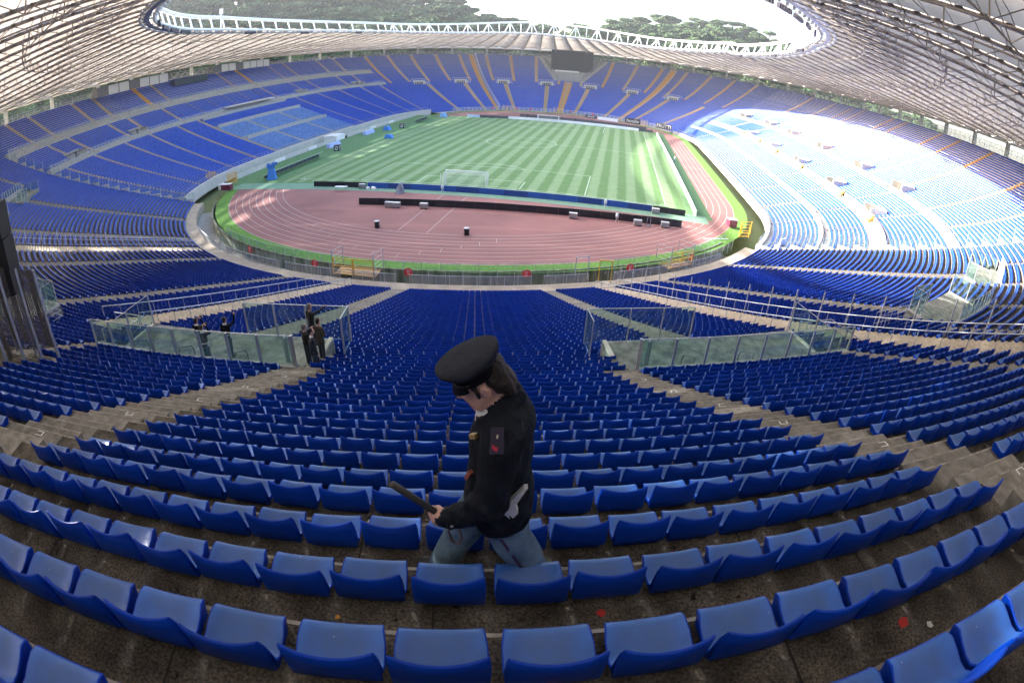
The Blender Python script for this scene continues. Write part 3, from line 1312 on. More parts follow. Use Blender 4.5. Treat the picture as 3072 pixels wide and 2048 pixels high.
def scatter(name, pts, rots, scls, src, label, cat):
    me = bpy.data.meshes.new(name)
    me.from_pydata(pts, [], [])
    for an, dat in (('rot', rots), ('scl', scls)):
        at = me.attributes.new(an, 'FLOAT_VECTOR', 'POINT')
        at.data.foreach_set('vector', np.array(dat, dtype=np.float32).ravel())
    o = link(name, me)
    tag(o, label, cat, kind='stuff')
    ng = bpy.data.node_groups.new(name + '_scatter', 'GeometryNodeTree')
    ng.interface.new_socket('Geometry', in_out='INPUT', socket_type='NodeSocketGeometry')
    ng.interface.new_socket('Geometry', in_out='OUTPUT', socket_type='NodeSocketGeometry')
    n, l = ng.nodes, ng.links
    gi, go = n.new('NodeGroupInput'), n.new('NodeGroupOutput')
    ip = n.new('GeometryNodeInstanceOnPoints')
    oi = n.new('GeometryNodeObjectInfo')
    oi.transform_space = 'ORIGINAL'
    oi.inputs['Object'].default_value = src
    oi.inputs['As Instance'].default_value = True
    ar, as_ = n.new('GeometryNodeInputNamedAttribute'), n.new('GeometryNodeInputNamedAttribute')
    for nd, an in ((ar, 'rot'), (as_, 'scl')):
        nd.data_type = 'FLOAT_VECTOR'
        nd.inputs['Name'].default_value = an
    er = n.new('FunctionNodeEulerToRotation')
    l.new(gi.outputs[0], ip.inputs['Points'])
    l.new(oi.outputs['Geometry'], ip.inputs['Instance'])
    l.new(ar.outputs['Attribute'], er.inputs[0])
    l.new(er.outputs[0], ip.inputs['Rotation'])
    l.new(as_.outputs['Attribute'], ip.inputs['Scale'])
    l.new(ip.outputs[0], go.inputs[0])
    md = o.modifiers.new('scatter', 'NODES')
    md.node_group = ng
    return o


scatter('stadium_seats', pts_plain, rot_plain, scl_plain, seat_objs[0], 'thousands of blue plastic seats filling the stands all round', 'seats')
ps = link('padded_seat', PSEAT)
ps.location = pts_pale[0]
ps.rotation_euler = rot_pale[0]
tag(ps, 'grey-blue padded seat at the near front corner of the honour section, left stand', 'seat', 'padded seats')
scatter('padded_seats', pts_pale[1:], rot_pale[1:], scl_pale[1:], ps, 'grey-blue padded seats of the honour section in the left stand', 'seats')


# ------------------------------------------------------------------ fences, railings, platforms
def glass_fence(name, label, pts, h, post=.07, gap=.05, group=None, m_glass=None, post_h=None, cat='glass barrier', sub=1.5, rail=True, postm=None):
    """posts at every point, one pane between neighbours"""
    root = wthing(name, label, cat, tuple(pts[0]), group)
    # subdivide long runs
    P = [Vector(pts[0])]
    for a, b in zip(pts[:-1], pts[1:]):
        a, b = Vector(a), Vector(b)
        n = max(1, round((b - a).length / sub))
        P += [a + (b - a) * k / n for k in range(1, n + 1)]
    ph = post_h or h
    for p in P:
        q = MB()
        q.bar(p - Vector((0, 0, .02)), p + Vector((0, 0, ph)), post, post * .8)
        q.build('post', postm or STEEL, root)
    for a, b in zip(P[:-1], P[1:]):
        d = (b - a)
        L = d.length
        d = d / L
        a2, b2 = a + d * (post / 2 + .015), b - d * (post / 2 + .015)
        nrm = Vector((-d.y, d.x, 0)).normalized() * .006
        q = MB()
        z0, z1 = Vector((0, 0, gap)), Vector((0, 0, h - .01))
        q.prism([a2 + z0 - nrm, b2 + z0 - nrm, b2 + z0 + nrm, a2 + z0 + nrm], [a2 + z1 - nrm, b2 + z1 - nrm, b2 + z1 + nrm, a2 + z1 + nrm])
        q.build('pane', m_glass or GLASS, root)
        if rail:
            q = MB()
            q.bar(a2 + Vector((0, 0, h)), b2 + Vector((0, 0, h)), .03, .025)
            q.build('cap_rail', STEEL, root)
    return root


def railing(name, label, pts, h=1.0, spacing=1.2, r=.03, mids=(), group=None, mesh=None, m=None, cat='railing', post_r=.022):
    root = wthing(name, label, cat, tuple(pts[0]), group)
    P = [Vector(p) for p in pts]
    q = MB()
    q.tube([p + Vector((0, 0, h)) for p in P], r, 6)
    q.build('handrail', m or STEEL, root, True)
    for f in mids:
        q = MB()
        q.tube([p + Vector((0, 0, h * f)) for p in P], r * .6, 5)
        q.build('middle_rail', m or STEEL, root, True)
    # posts at even spacing
    seg = [0.]
    for a, b in zip(P[:-1], P[1:]):
        seg.append(seg[-1] + (b - a).length)
    n = max(1, round(seg[-1] / spacing))
    for k in range(n + 1):
        s = seg[-1] * k / n
        j = max(0, min(len(P) - 2, int(np.searchsorted(seg, s) - 1)))
        t = (s - seg[j]) / max(1e-6, seg[j + 1] - seg[j])
        p = P[j] + (P[j + 1] - P[j]) * t
        q = MB()
        q.tube([p, p + Vector((0, 0, h))], post_r, 5)
        q.build('post', m or STEEL, root)
    if mesh:
        for a, b in zip(P[:-1], P[1:]):
            q = MB()
            q.quad(a + Vector((0, 0, .08)), b + Vector((0, 0, .08)), b + Vector((0, 0, h - .06)), a + Vector((0, 0, h - .06)))
            q.build('infill_panel', mesh, root)
    return root


def arc_pts(st, a, b, R, z, step):
    n = max(1, round(abs(b - a) / step))
    return [pt(st, a + (b - a) * k / n, R, z) for k in range(n + 1)]


PZ = 11.0            # level of the stair-head platforms
wl = ['left of the policeman', 'right of the policeman']
VNAME = {3.4: 'left of the policeman', 18.05: 'right of the policeman', 33.6: 'at the right picture edge', 46.5: 'second from the right edge',
         -10.4: 'beside the mesh fence', -25.0: 'beyond the central stairs', -40.6: 'past the left dividing stairs', -53.0: 'leftmost in the near stand'}
for a, b in NVOM:
    w = VNAME[a]
    root = wthing('stairhead_platform', 'grey concrete stair-head platform ' + w, 'platform', tuple(pt('near', (a + b) / 2, 84.5, PZ - .3)), 'stair-head platforms in the near stand')
    Rf, Rbk = 82.62, row_front(45) + .02
    q = MB()
    arc_wall(q, 'near', a, b, Rf, Rbk, 7.5, PZ)
    q.build('floor', PAVE, root)
    q = MB()
    arc_wall(q, 'near', a + .02, b - .02, Rbk - 1.25, Rbk - .01, PZ + .004, PZ + .42)
    q.build('bench_step', PAVE, root)
    q = MB()
    arc_wall(q, 'near', a, b, Rbk - .30, Rbk - .005, PZ + .425, row_z(45) + .02)
    q.build('back_wall', GREYC, root)
    for u, nme in ((a, 'side_wall'), (b, 'side_wall')):
        q = MB()
        du = .12 if u == a else -.12
        R1, R2 = Rf + .05, Rbk - .35
        if (u == b and a < 14) or (u == a and a > 14):
            R2 = Rf + 1.3
        lo = [pt('near', min(u, u + du), R1, PZ + .003), pt('near', max(u, u + du), R1, PZ + .003), pt('near', max(u, u + du), R2, PZ + .003), pt('near', min(u, u + du), R2, PZ + .003)]
        q.prism(lo, [(p.x, p.y, PZ + .10) for p in lo])
        q.build(nme, WHITEC, root)
    # glass: long run on the upper edge, sides and front
    up = [pt('near', u, Rbk - .14, row_z(45) + .02) for u in np.linspace(a + .05, b - .05, 9)]
    near_side = a in (3.4, 18.05)
    glass_fence('glass_barrier', 'long green-tinted glass barrier above the platform ' + w, up, 1.15, .10 if near_side else .08, group='platform glass', sub=3.)
    ends = (b, a) if a < 14 else (a, b)       # stair side first
    stair, blind = ends
    sg = -1 if stair == b else 1
    s0 = stair + sg * .10
    fr0 = stair + sg * .1
    half = (a + b) / 2
    fr = [pt('near', stair + sg * .12, Rf + 1.1, PZ + .1), pt('near', stair + sg * .12, Rf + .10, PZ + .1),
          pt('near', half + (-sg) * 1.0, Rf + .10, PZ + .003)]
    if near_side:
        fr = [pt('near', stair - sg * .55, Rf + 1.1, PZ + .0), pt('near', stair - sg * .55, Rf + .10, PZ + .0)] + \
             [pt('near', u, Rf + .10, PZ + .003) for u in np.linspace(stair - sg * .3, half - sg * .7, 4)[1:]]
    glass_fence('glass_barrier', 'tall glass corner screen of the platform ' + w, fr, 1.55, .07, group='platform glass', sub=1.6)
    bl = [pt('near', blind - sg * .1, Rf + .1, PZ + .1), pt('near', blind - sg * .1, Rbk - .6, PZ + .1)]
    glass_fence('glass_barrier', 'short glass side screen of the platform ' + w, bl, 1.5, .07, group='platform glass', sub=1.5)
    if near_side:
        st2 = [pt('near', stair + sg * .02, Rbk - .14, row_z(45)), pt('near', stair + sg * .55, Rbk - 1.2, PZ + .45), pt('near', stair + sg * .9, Rbk - 2.1, PZ)]
        glass_fence('glass_barrier', 'sloping glass by the steps to the platform ' + w, st2, 1.2, .10, group='platform glass', sub=2.)
        # tubular hand rails on the platform
        for j, uu in enumerate(np.linspace(a + 1.6, b - 1.8, 3)):
            q = MB()
            p0, p1 = pt('near', uu, Rbk - 1.35, PZ), pt('near', uu, Rbk - .45, PZ + .42)
            q.tube([p0, p0 + Vector((0, 0, .75)), p0 + Vector((0, 0, .9)) + (p1 - p0) * .12, p1 + Vector((0, 0, .9)), p1], .022, 6)
            tag(q.build('stair_handrail', STEELD, None, True), 'dark bent handrail on the platform %s, %s from its left end' % (w, ORD[j + 1]), 'handrail', 'dark bent handrails')
        # steps from platform up to the aisle
        q = MB()
        for k in range(3):
            lo = [pt('near', stair - sg * .02, 83.9 + .75 * k, 0), pt('near', stair - sg * .95, 83.9 + .75 * k, 0), pt('near', stair - sg * .95, 85.9, 0), pt('near', stair - sg * .02, 85.9, 0)]
            q.prism([(p.x, p.y, PZ - 1) for p in lo], [(p.x, p.y, PZ + .003 + .30 * k) for p in lo])
        tag(q.build('corner_steps', NOSE, None), 'worn concrete corner steps joining aisle and platform ' + w, 'steps')

# radial railings of the dividing stairs
for (u, lab) in ((-1.45, 'left handrail of the central beige stairs below the left platform'), (1.25, 'right handrail of the central beige stairs below the left platform'),
                 (27.1, 'inner handrail of the dividing stairs on the right'), (29.7, 'outer handrail of the dividing stairs on the right'),
                 (-27.1, 'inner handrail of the dividing stairs on the left'), (-29.7, 'outer handrail of the dividing stairs on the left')):
    r1 = 39 if abs(u) < 2 else 60
    railing('stair_railing', lab, [pt('near', u, row_front(i) + .3, row_z(i)) for i in range(1, r1, 2)], 1.0, 1.5, .035)
# tall grey posts along the right dividing stairs
for j, i in enumerate(range(1, 62, 3)):
    q = MB()
    p = pt('near', 30.0, row_front(i) + .35, row_z(i))
    q.bar(p, p + Vector((0, 0, 2.3)), .09, .07)
    t = tag(q.build('fence_post', STEEL), '%s tall grey post up the right dividing stairs, counting from the walkway' % ordinal(j + 1), 'post', 'tall posts by the right dividing stairs')
for j, i in enumerate(range(3, 58, 3)):
    for sgn in (-30.0,):
        q = MB()
        p = pt('near', sgn, row_front(i) + .35, row_z(i))
        q.bar(p, p + Vector((0, 0, 1.9)), .07, .06)
        tag(q.build('fence_post', STEEL), '%s slim post up the left dividing stairs, counting from the walkway' % ordinal(j + 1), 'post', 'slim posts by the left dividing stairs')
# U-shaped rails at the head of the central stairs and at the right stairs
for (us, i0, i1, lab) in (((-4.6, -1.9), 41, 43, 'bent steel guard rail left of the central stairs'), ((1.5, 3.2), 40, 42, 'bent steel guard rail right of the central stairs'),
                          ((25.2, 26.9), 40, 43, 'bent steel guard rail between right platform and dividing stairs'), ((30.1, 33.4), 40, 42, 'bent steel guard rail beyond the right dividing stairs')):
    P = [pt('near', us[0], row_front(i0), row_z(i0)), pt('near', us[1], row_front(i0), row_z(i0)), pt('near', us[1], row_front(i1), row_z(i0) + .05)]
    railing('guard_rail', lab, P, 1.1, 1.0, .03, (.35, .65))

# low rails with wire infill along the front walkway
for (a, b, w) in ((.3, 5.6, 'left of sign 20'), (7.2, 20.6, 'between signs 20 and 21'), (22.0, 27.3, 'right of sign 21'), (30.6, 38.6, 'before the right yellow gate'),
                  (39.4, 50.2, 'nearest the sunlit stand'), (-9.6, -1.2, 'under sign 19'), (-24.5, -10.4, 'on the left bend'), (-38., -25.5, 'at the far left of the walkway')):
    railing('front_rail', 'low grey rail on the front walkway, ' + w, arc_pts('near', a, b, 52.2, WALK_Z, 1.3), 1.05, 1.3, .03, group='front walkway rails', mesh=MESHG)
# glass screen on the verge above the moat
for (a, b, w) in ((3.2, 26.5, 'right of the left yellow gate'), (-31., -4.2, 'left of the left yellow gate'), (30.5, 38.5, 'left of the right yellow gate'), (45.6, 59., 'by the sunlit stand')):
    glass_fence('verge_screen', 'row of clear glass panes along the grass verge, ' + w, arc_pts('near', a, b, 49.1, .1, 2.3), .95, .06, group='verge glass', m_glass=GLASSB, sub=9., cat='glass screen')
for (a, b, w) in ((-31., -4., 'left part'), (3., 27., 'middle part'), (31., 59., 'right part')):
    glass_fence('moat_screen', 'glass screen standing in the moat, ' + w, arc_pts('near', a, b, 50.4, -1.0, 2.0), 1.55, .06, group='moat glass', m_glass=GLASSB, sub=9., cat='glass screen', rail=False)


def yellow_gate(name, label, st, a, b, R, z, h=1.9):
    root = wthing(name, label, 'gate', tuple(pt(st, a, R, z)))
    p0, p1 = pt(st, a, R, z), pt(st, b, R, z)
    mid = (p0 + p1) / 2
    for (s, e) in ((p0, mid), (mid, p1)):
        d = (e - s).normalized()
        s2, e2 = s + d * .04, e - d * .04
        q = MB()
        for p in (s2, e2):
            q.bar(p, p + Vector((0, 0, h)), .13, .09)
        for f in (.06, .52, .97):
            q.bar(s2 + Vector((0, 0, h * f)), e2 + Vector((0, 0, h * f)), .07, .08)
        leaf = q.build('gate_leaf', YELLOW, root)
        q = MB()
        for f in (.18, .29, .40, .64, .75, .86):
            q.tube([s2 + Vector((0, 0, h * f)), e2 + Vector((0, 0, h * f))], .012, 4)
        q.build('bar', YELLOW, leaf)
    q = MB()
    n = Vector((p1 - p0)).cross(Vector((0, 0, 1))).normalized()
    if (n.xy).dot(p0.xy) > 0:
        n = -n
    for k in range(4):      # timber bridge over the moat
        q.prism([p0 + n * (.1 + .55 * k) + Vector((0, 0, -.05 + .05 * k)), p1 + n * (.1 + .55 * k) + Vector((0, 0, -.05 + .05 * k)),
                 p1 + n * (.62 + .55 * k) + Vector((0, 0, -.05 + .05 * k)), p0 + n * (.62 + .55 * k) + Vector((0, 0, -.05 + .05 * k))],
                [p0 + n * (.1 + .55 * k) + Vector((0, 0, .05 * k)), p1 + n * (.1 + .55 * k) + Vector((0, 0, .05 * k)),
                 p1 + n * (.62 + .55 * k) + Vector((0, 0, .05 * k)), p0 + n * (.62 + .55 * k) + Vector((0, 0, .05 * k))])
    q.build('bridge_planks', TANSTEP, root)
    for p in (p0, p1):
        q = MB()
        e = p + n * 2.4
        for f in (.35, .55, .75, 1.0):
            q.tube([p + Vector((0, 0, 2.6 * f)), e + Vector((0, 0, 2.4 * f))], .025, 5)
        q.bar(p, p + Vector((0, 0, 2.65)), .09)
        q.bar(e, e + Vector((0, 0, 2.45)), .07)
        q.build('side_rail', STEEL, root)
    return root


yellow_gate('yellow_gate', 'closed double yellow gate over the moat, left of sign 20', 'near', -2.9, 2.6, 51.2, WALK_Z)
yellow_gate('yellow_gate', 'closed double yellow gate over the moat on the right', 'near', 40.2, 44.6, 51.2, WALK_Z)
root = wthing('yellow_door', 'yellow door frame standing open by the right dividing stairs', 'gate', tuple(pt('near', 29.0, 52.0, WALK_Z)))
q = MB()
p0, p1 = pt('near', 28.6, 52.1, WALK_Z), pt('near', 29.9, 52.6, WALK_Z)
for p in (p0, p1):
    q.bar(p, p + Vector((0, 0, 2.5)), .16, .1)
q.bar(p0 + Vector((0, 0, 2.45)), p1 + Vector((0, 0, 2.45)), .12, .1)
q.build('frame', YELLOW, root)
q = MB()
q.box(tuple((p0 + p1) / 2 + Vector((0, 0, 1.1))), (.10, .08, .2))
q.build('lock', STEEL, root)
root = wthing('steel_portal', 'grey steel portal frame over the moat beside sign 21', 'gate', tuple(pt('near', 26.2, 51.2, WALK_Z)))
for u in (26.0, 27.6):
    q = MB()
    p = pt('near', u, 51.3, WALK_Z)
    q.bar(p, p + Vector((0, 0, 2.6)), .10)
    q.build('upright', STEEL, root)
q = MB()
q.bar(pt('near', 26.0, 51.3, WALK_Z + 2.6), pt('near', 27.6, 51.3, WALK_Z + 2.6), .08)
q.build('crossbar', STEEL, root)


def text_mesh(s, size, extrude=.002):
    cu = bpy.data.curves.new('t', 'FONT')
    cu.body = s
    cu.size = size
    cu.align_x = 'CENTER'
    cu.align_y = 'CENTER'
    cu.extrude = extrude
    cu.resolution_u = 2
    to = bpy.data.objects.new('t', cu)
    col.objects.link(to)
    bpy.context.view_layer.update()
    dg = bpy.context.evaluated_depsgraph_get()
    me = bpy.data.meshes.new_from_object(to.evaluated_get(dg))
    bpy.data.objects.remove(to)
    bpy.data.curves.remove(cu)
    return me


def put_text(s, size, loc, xaxis, up, mt, parent, name='lettering'):
    me = text_mesh(s, size)
    x, y = Vector(xaxis).normalized(), Vector(up).normalized()
    zc = x.cross(y)
    M = Matrix(((x.x, y.x, zc.x, loc[0]), (x.y, y.y, zc.y, loc[1]), (x.z, y.z, zc.z, loc[2]), (0, 0, 0, 1)))
    me.transform(M)
    me.materials.clear()
    me.materials.append(mt)
    return link(name, me, parent)


for (u, t1, t2) in ((6.6, '20', 'B'), (20.4, '21', 'B'), (34.0, '22', 'B'), (45.4, '23', 'B'), (-6.2, '19', 'B'), (-19.4, '18', 'B')):
    c = pt('near', u, 50.55, .42)
    b_, n_ = base('near', u)
    out = Vector((n_[0], n_[1], .0)).normalized()
    x = Vector((-out.y, out.x, 0)) * 1
    x = Vector((0, 0, 1)).cross(out)
    root = wthing('sector_sign', {'20': 'round red sign with white number 20 right of the yellow gate', '21': 'round red sign with white number 21 below the pitch', '19': 'round red sign with white number 19 left of the yellow gate', '18': 'round red sign leftmost on the moat glass', '22': 'round red sign right of the steel portal', '23': 'round red sign right of the right yellow gate'}[t1], 'sign', tuple(c), 'red sector signs')
    q = MB()
    n = 24
    r = .46
    y = Vector((0, 0, 1))
    front = [c + out * .03 + r * (math.cos(2 * math.pi * k / n) * x + math.sin(2 * math.pi * k / n) * y) for k in range(n)]
    q.prism([p - out * .03 for p in front], front)
    q.build('disc', REDP, root)
    put_text(t1, .42, tuple(c + out * .034 + y * .14), x, y, WHITEP, root)
    put_text(t2, .34, tuple(c + out * .034 - y * .20), x, y, WHITEP, root)

# stepped glass and white parapets where the curve meets the side stands
for sgn, w in ((1, 'right'), (-1, 'left')):
    u = 60.9 * sgn
    root = wthing('stepped_parapet', 'stepped white parapet with glass panes closing off the %s side stand' % w, 'parapet', tuple(pt('near', u, 55, -.2)))
    for i in range(1, 60, 3):
        R0, R1 = row_front(i), row_front(i + 3)
        zz = row_z(i + 1) + .55
        a, b = pt('near', u, R0, 0), pt('near', u, R1, 0)
        t = Vector((b - a)).cross(Vector((0, 0, 1))).normalized() * .12
        q = MB()
        lo = [a - t, b - t, b + t, a + t]
        if (lo[1] - lo[0]).cross(lo[3] - lo[0]).z < 0:
            lo.reverse()
        q.prism([(p.x, p.y, row_z(i) - .6) for p in lo], [(p.x, p.y, zz) for p in lo])
        q.build('parapet_block', WHITEC, root)
        q = MB()
        t2 = t * .08
        lo = [a - t2, b - t2, b + t2, a + t2]
        q.prism([(p.x, p.y, zz) for p in lo], [(p.x, p.y, zz + 1.15) for p in lo])
        q.build('pane', GLASSB, root)
        q = MB()
        q.bar((a.x, a.y, zz), (a.x, a.y, zz + 1.25), .06)
        q.build('post', STEEL, root)

# ------------------------------------------------------------------ fittings of the side and far stands
rs, ls, fs = STAND['right'], STAND['left'], STAND['far']


def wall_part(name, st, parent, a, b, R0, R1, z0, z1, m_):
    q = MB()
    arc_wall(q, st, a, b, R0, R1, z0, z1)
    return q.build(name, m_, parent)


S0, S1 = SPAN['right']
wall_part('parapet_wall', 'right', rs, S0, S1, row_front(12) + .05, row_front(12) + .25, row_z(11), row_z(13) + .55, WHITEC)
wall_part('parapet_wall', 'right', rs, S0, S1, row_front(25) - .25, row_front(25) - .01, row_z(22), row_z(25) + .55, WHITEC)
wall_part('kerb_wall', 'right', rs, S0, S1, row_front(39) - .2, row_front(39) - .01, row_z(37), row_z(39) + .25, WHITEC)
for j, (a, b) in enumerate(RVOM + RVOM2):
    big = j >= len(RVOM)
    i0 = 25 if big else 39
    root = wthing('exit_box', 'white exit box on the %s walkway of the sunlit stand, %s from the near end' % ('lower' if big else 'upper', ORD[(j - len(RVOM) if big else j) + 1]), 'exit box',
                  tuple(pt('right', (a + b) / 2, row_front(i0), row_z(i0))), 'exit boxes of the right stand')
    R0, R1 = row_front(i0), row_front(i0 + 4)
    zf, zt = row_z(i0 - 2) + .02, row_z(i0 + 4) + .35
    wall_part('floor', 'right', root, a, b, R0 - .3, R1, zf - .3, zf, GREYC)
    wall_part('rear_wall', 'right', root, a, b, R1 - .25, R1 - .01, zf, zt + .3, WHITEC)
    wall_part('cheek_wall', 'right', root, a, a + .28, R0 - .3, R1 - .26, zf, zt, WHITEC)
    wall_part('cheek_wall', 'right', root, b - .28, b, R0 - .3, R1 - .26, zf, zt, WHITEC)
    wall_part('canopy', 'right', root, a + .29, b - .29, R1 - 1.5, R1 - .27, zt - .15, zt + .02, WHITEC)
    if not big:
        for uu in (a - 1.2, b + .3):
            q = MB()
            for k in range(3):
                lo = [pt('right', uu, R0 - 1.0 + .3 * k, 0), pt('right', uu + .9, R0 - 1.0 + .3 * k, 0), pt('right', uu + .9, R0 - .05, 0), pt('right', uu, R0 - .05, 0)]
                q.prism([(p.x, p.y, zf - .2) for p in lo], [(p.x, p.y, zf + .22 * (k + 1)) for p in lo])
            q.build('orange_steps', ORANGE, root)
for j, c in enumerate((-62., -41., -14., 9., 30., 52.)):
    q = MB()
    for k in range(5):
        lo = [pt('right', c, row_front(25) - 1.55 + .28 * k, 0), pt('right', c + 1.2, row_front(25) - 1.55 + .28 * k, 0), pt('right', c + 1.2, row_front(25) - .27, 0), pt('right', c, row_front(25) - .27, 0)]
        q.prism([(p.x, p.y, row_z(22)) for p in lo], [(p.x, p.y, row_z(22) + .34 * (k + 1)) for p in lo])
    tag(q.build('stair_block', ORANGE), 'orange stair block against the white wall of the sunlit stand, %s from the near end' % ORD[j + 1], 'steps', 'orange stair blocks')
for k, (R, i, lab) in enumerate(((row_front(22) + .1, 22, 'grey railing along the lower walkway of the sunlit right stand'), (row_front(1) - .3, 1, 'grey railing on the front wall of the sunlit right stand'))):
    P = [pt('right', u, R, row_z(i) + (.5 if i == 1 else 0)) for u in samples('right', S0 + 1, S1 - 4)]
    railing('stand_railing', lab, P, 1.0, 1.6, .035, (.5,), m=STEEL)
P = [pt('right', u, row_front(NROW + 1) + .1, row_z(NROW) + .5) for u in samples('right', S0, S1)]
railing('stand_railing', 'tall grey fence along the top edge of the sunlit right stand', P, 1.9, 2.2, .04, (.5,), mesh=MESHL, m=STEEL, post_r=.04)
P = [pt('left', u, row_front(NROW + 1) + .1, row_z(NROW) + .5) for u in samples('left', S0, S1)]
railing('stand_railing', 'pale fence along the top edge of the shaded left stand', P, 1.3, 2.2, .04, (.5,), mesh=MESHL, m=STEEL, post_r=.04)
P = [pt('far', u, row_front(NROW + 1) + .1, row_z(NROW) + .5) for u in samples('far', -60, 60)]
railing('stand_railing', 'grey fence along the top edge of the far curved stand', P, 1.6, 2.2, .04, (.5,), mesh=MESHG, m=STEEL, post_r=.04)

# left stand: bands between the tiers
for (i0, i1, zup) in ((43, 44, .30), (57, 59, .9)):
    wall_part('tier_wall', 'left', ls, S0, S1, row_front(i1 + 1) - .25, row_front(i1 + 1) - .01, row_z(i0) - .1, row_z(i1 + 1) + .35, GREYC)
for (i, a, b, lab) in ((45, S0 + 1, S1 - 1, 'post-and-glass railing in front of the middle tier of the left stand'), (60, S0 + 1, S1 - 1, 'post-and-glass railing in front of the top tier of the left stand')):
    P = [pt('left', u, row_front(i) - .15, row_z(i) + .3) for u in samples('left', a, b)]
    railing('stand_railing', lab, P, .75, 1.4, .025, (), mesh=MESHL, m=STEEL)
P = [pt('left', u, row_front(4) - .3, row_z(4) + .5) for u in samples('left', S0 + 2, S1 - 2)]
railing('stand_railing', 'grey railing on the front wall of the shaded left stand', P, 1.0, 1.5, .03, (.5,), m=STEEL)
for j, (a, b) in enumerate(LVOM):
    root = wthing('exit_opening', 'dark exit opening between tiers of the left stand, %s from the near end' % ORD[j + 1], 'exit', tuple(pt('left', (a + b) / 2, row_front(45), row_z(43))), 'exits of the left stand')
    R0, R1 = row_front(45) - .2, row_front(49)
    wall_part('floor', 'left', root, a, b, R0, R1, row_z(43) - .3, row_z(43) + .01, GREYC)
    wall_part('rear_wall', 'left', root, a, b, R1 - .2, R1 - .01, row_z(43), row_z(49) + .3, GREYC)
    wall_part('doorway_shade', 'left', root, a + .8, b - .8, R1 - .25, R1 - .21, row_z(43) + .02, row_z(43) + 2.0, BLACKP)  # flat black panel, the shade inside the doorway painted on
    wall_part('cheek_wall', 'left', root, a, a + .25, R0, R1 - .21, row_z(43), row_z(49), GREYC)
    wall_part('cheek_wall', 'left', root, b - .25, b, R0, R1 - .21, row_z(43), row_z(49), GREYC)
# honour section: walls and desks between the padded seats
for (i, lab) in ((19, 'parapet_wall'), (33, 'parapet_wall'), (41, 'parapet_wall')):
    wall_part(lab, 'left', ls, VIP[0] + .3, VIP[1] - .3, row_front(i) + .2, row_front(i) + .45, row_z(i) - .1, row_z(i) + 1.0, GREYC)
wall_part('canopy_slab', 'left', ls, -12., 12., row_front(41) + .5, row_front(45), row_z(44) + 1.0, row_z(44) + 1.25, WHITEC)
desk_src = None
for j in range(5):
    for k in range(6):
        u = -20 + 8.2 * j
        i = 46 + 2 * k - (1 if j % 2 else 0)
        if i > 56:
            continue
        q = MB()
        p = pt('left', u, row_front(i) + .1, row_z(i) + .35)
        q.box(tuple(p), (.5, 1.3, .06), 0)
        q.box(tuple(p + Vector((-.15, 0, -.2))), (.08, 1.2, .35), 0)
        tag(q.build('press_desk', mat('desk_wood', (.25, .2, .16), .5)), 'small press desk, %s from the left in the %s file of desks, left stand' % (ordinal(k + 1), ORD[j + 1]), 'desk', 'press desks of the left stand')
# lower front of honour section: blue barrier box at pitch side
q = MB()
q.box((-52.6, -4.6, .75), (4.0, 5.2, 1.5))
tag(q.build('tunnel_box', WHITEP), 'white boxed players tunnel mouth at the left edge of the pitch', 'tunnel')
# glazed booths hung under the roof over the left stand
for (y0, n, w) in ((-49.5, 7, 'near'), (1.5, 8, 'far')):
    root = wthing('press_booth', 'row of glazed white booths hung over the top tier of the left stand, %s half' % w, 'booth', (-103.5, y0, 24.6))
    L = 4.15
    for k in range(n):
        ya, yb = y0 + L * k + .06, y0 + L * (k + 1) - .06
        q = MB()
        dark = k in (0, 3)
        q.prism([(-106.5, ya, 24.7), (-103.6, ya, 24.7), (-103.6, yb, 24.7), (-106.5, yb, 24.7)], [(-106.5, ya, 27.3), (-103.6, ya, 27.3), (-103.6, yb, 27.3), (-106.5, yb, 27.3)])
        q.build('booth_body', mat('booth_grey', (.16, .16, .165), .5) if dark else mat('booth_white', (.60, .61, .58), .45), root)
        q = MB()
        for yy in (ya, yb):
            q.bar((-103.55, yy, 24.65), (-103.55, yy, 27.35), .10)
        q.bar((-103.55, ya, 27.35), (-103.55, yb, 27.35), .10)
        q.build('booth_frame', STEELD, root)
for (ya, yb, w) in ((-20, 1.2, 'middle'),):
    root = wthing('gallery_truss', 'brown lattice gantry under the roof between the booths, left stand', 'gantry', (-103.5, ya, 25))
    q = MB()
    n = 12
    for k in range(n):
        y0_, y1_ = ya + (yb - ya) * k / n, ya + (yb - ya) * (k + 1) / n
        for (z0_, z1_) in ((25.3, 25.3), (27.0, 27.0), (25.3, 27.0) if k % 2 else (27.0, 25.3)):
            q.bar((-103.2, y0_, z0_), (-103.2, y1_, z1_), .14)
    q.build('lattice', ROOFTUBE, root)
root = wthing('glass_box', 'glass-fronted box above the centre of the left stand', 'booth', (-104.5, -12, 22.5))
q = MB()
q.box((-105.2, -9., 23.8), (2.0, 16., 2.2))
q.build('room', mat('booth_dark', (.05, .06, .09), .3), root)
for k in range(6):
    q = MB()
    q.box((-104.14, -15.6 + 2.67 * k, 23.8), (.05, 2.4, 1.8))
    q.build('pane', GLASSB, root)

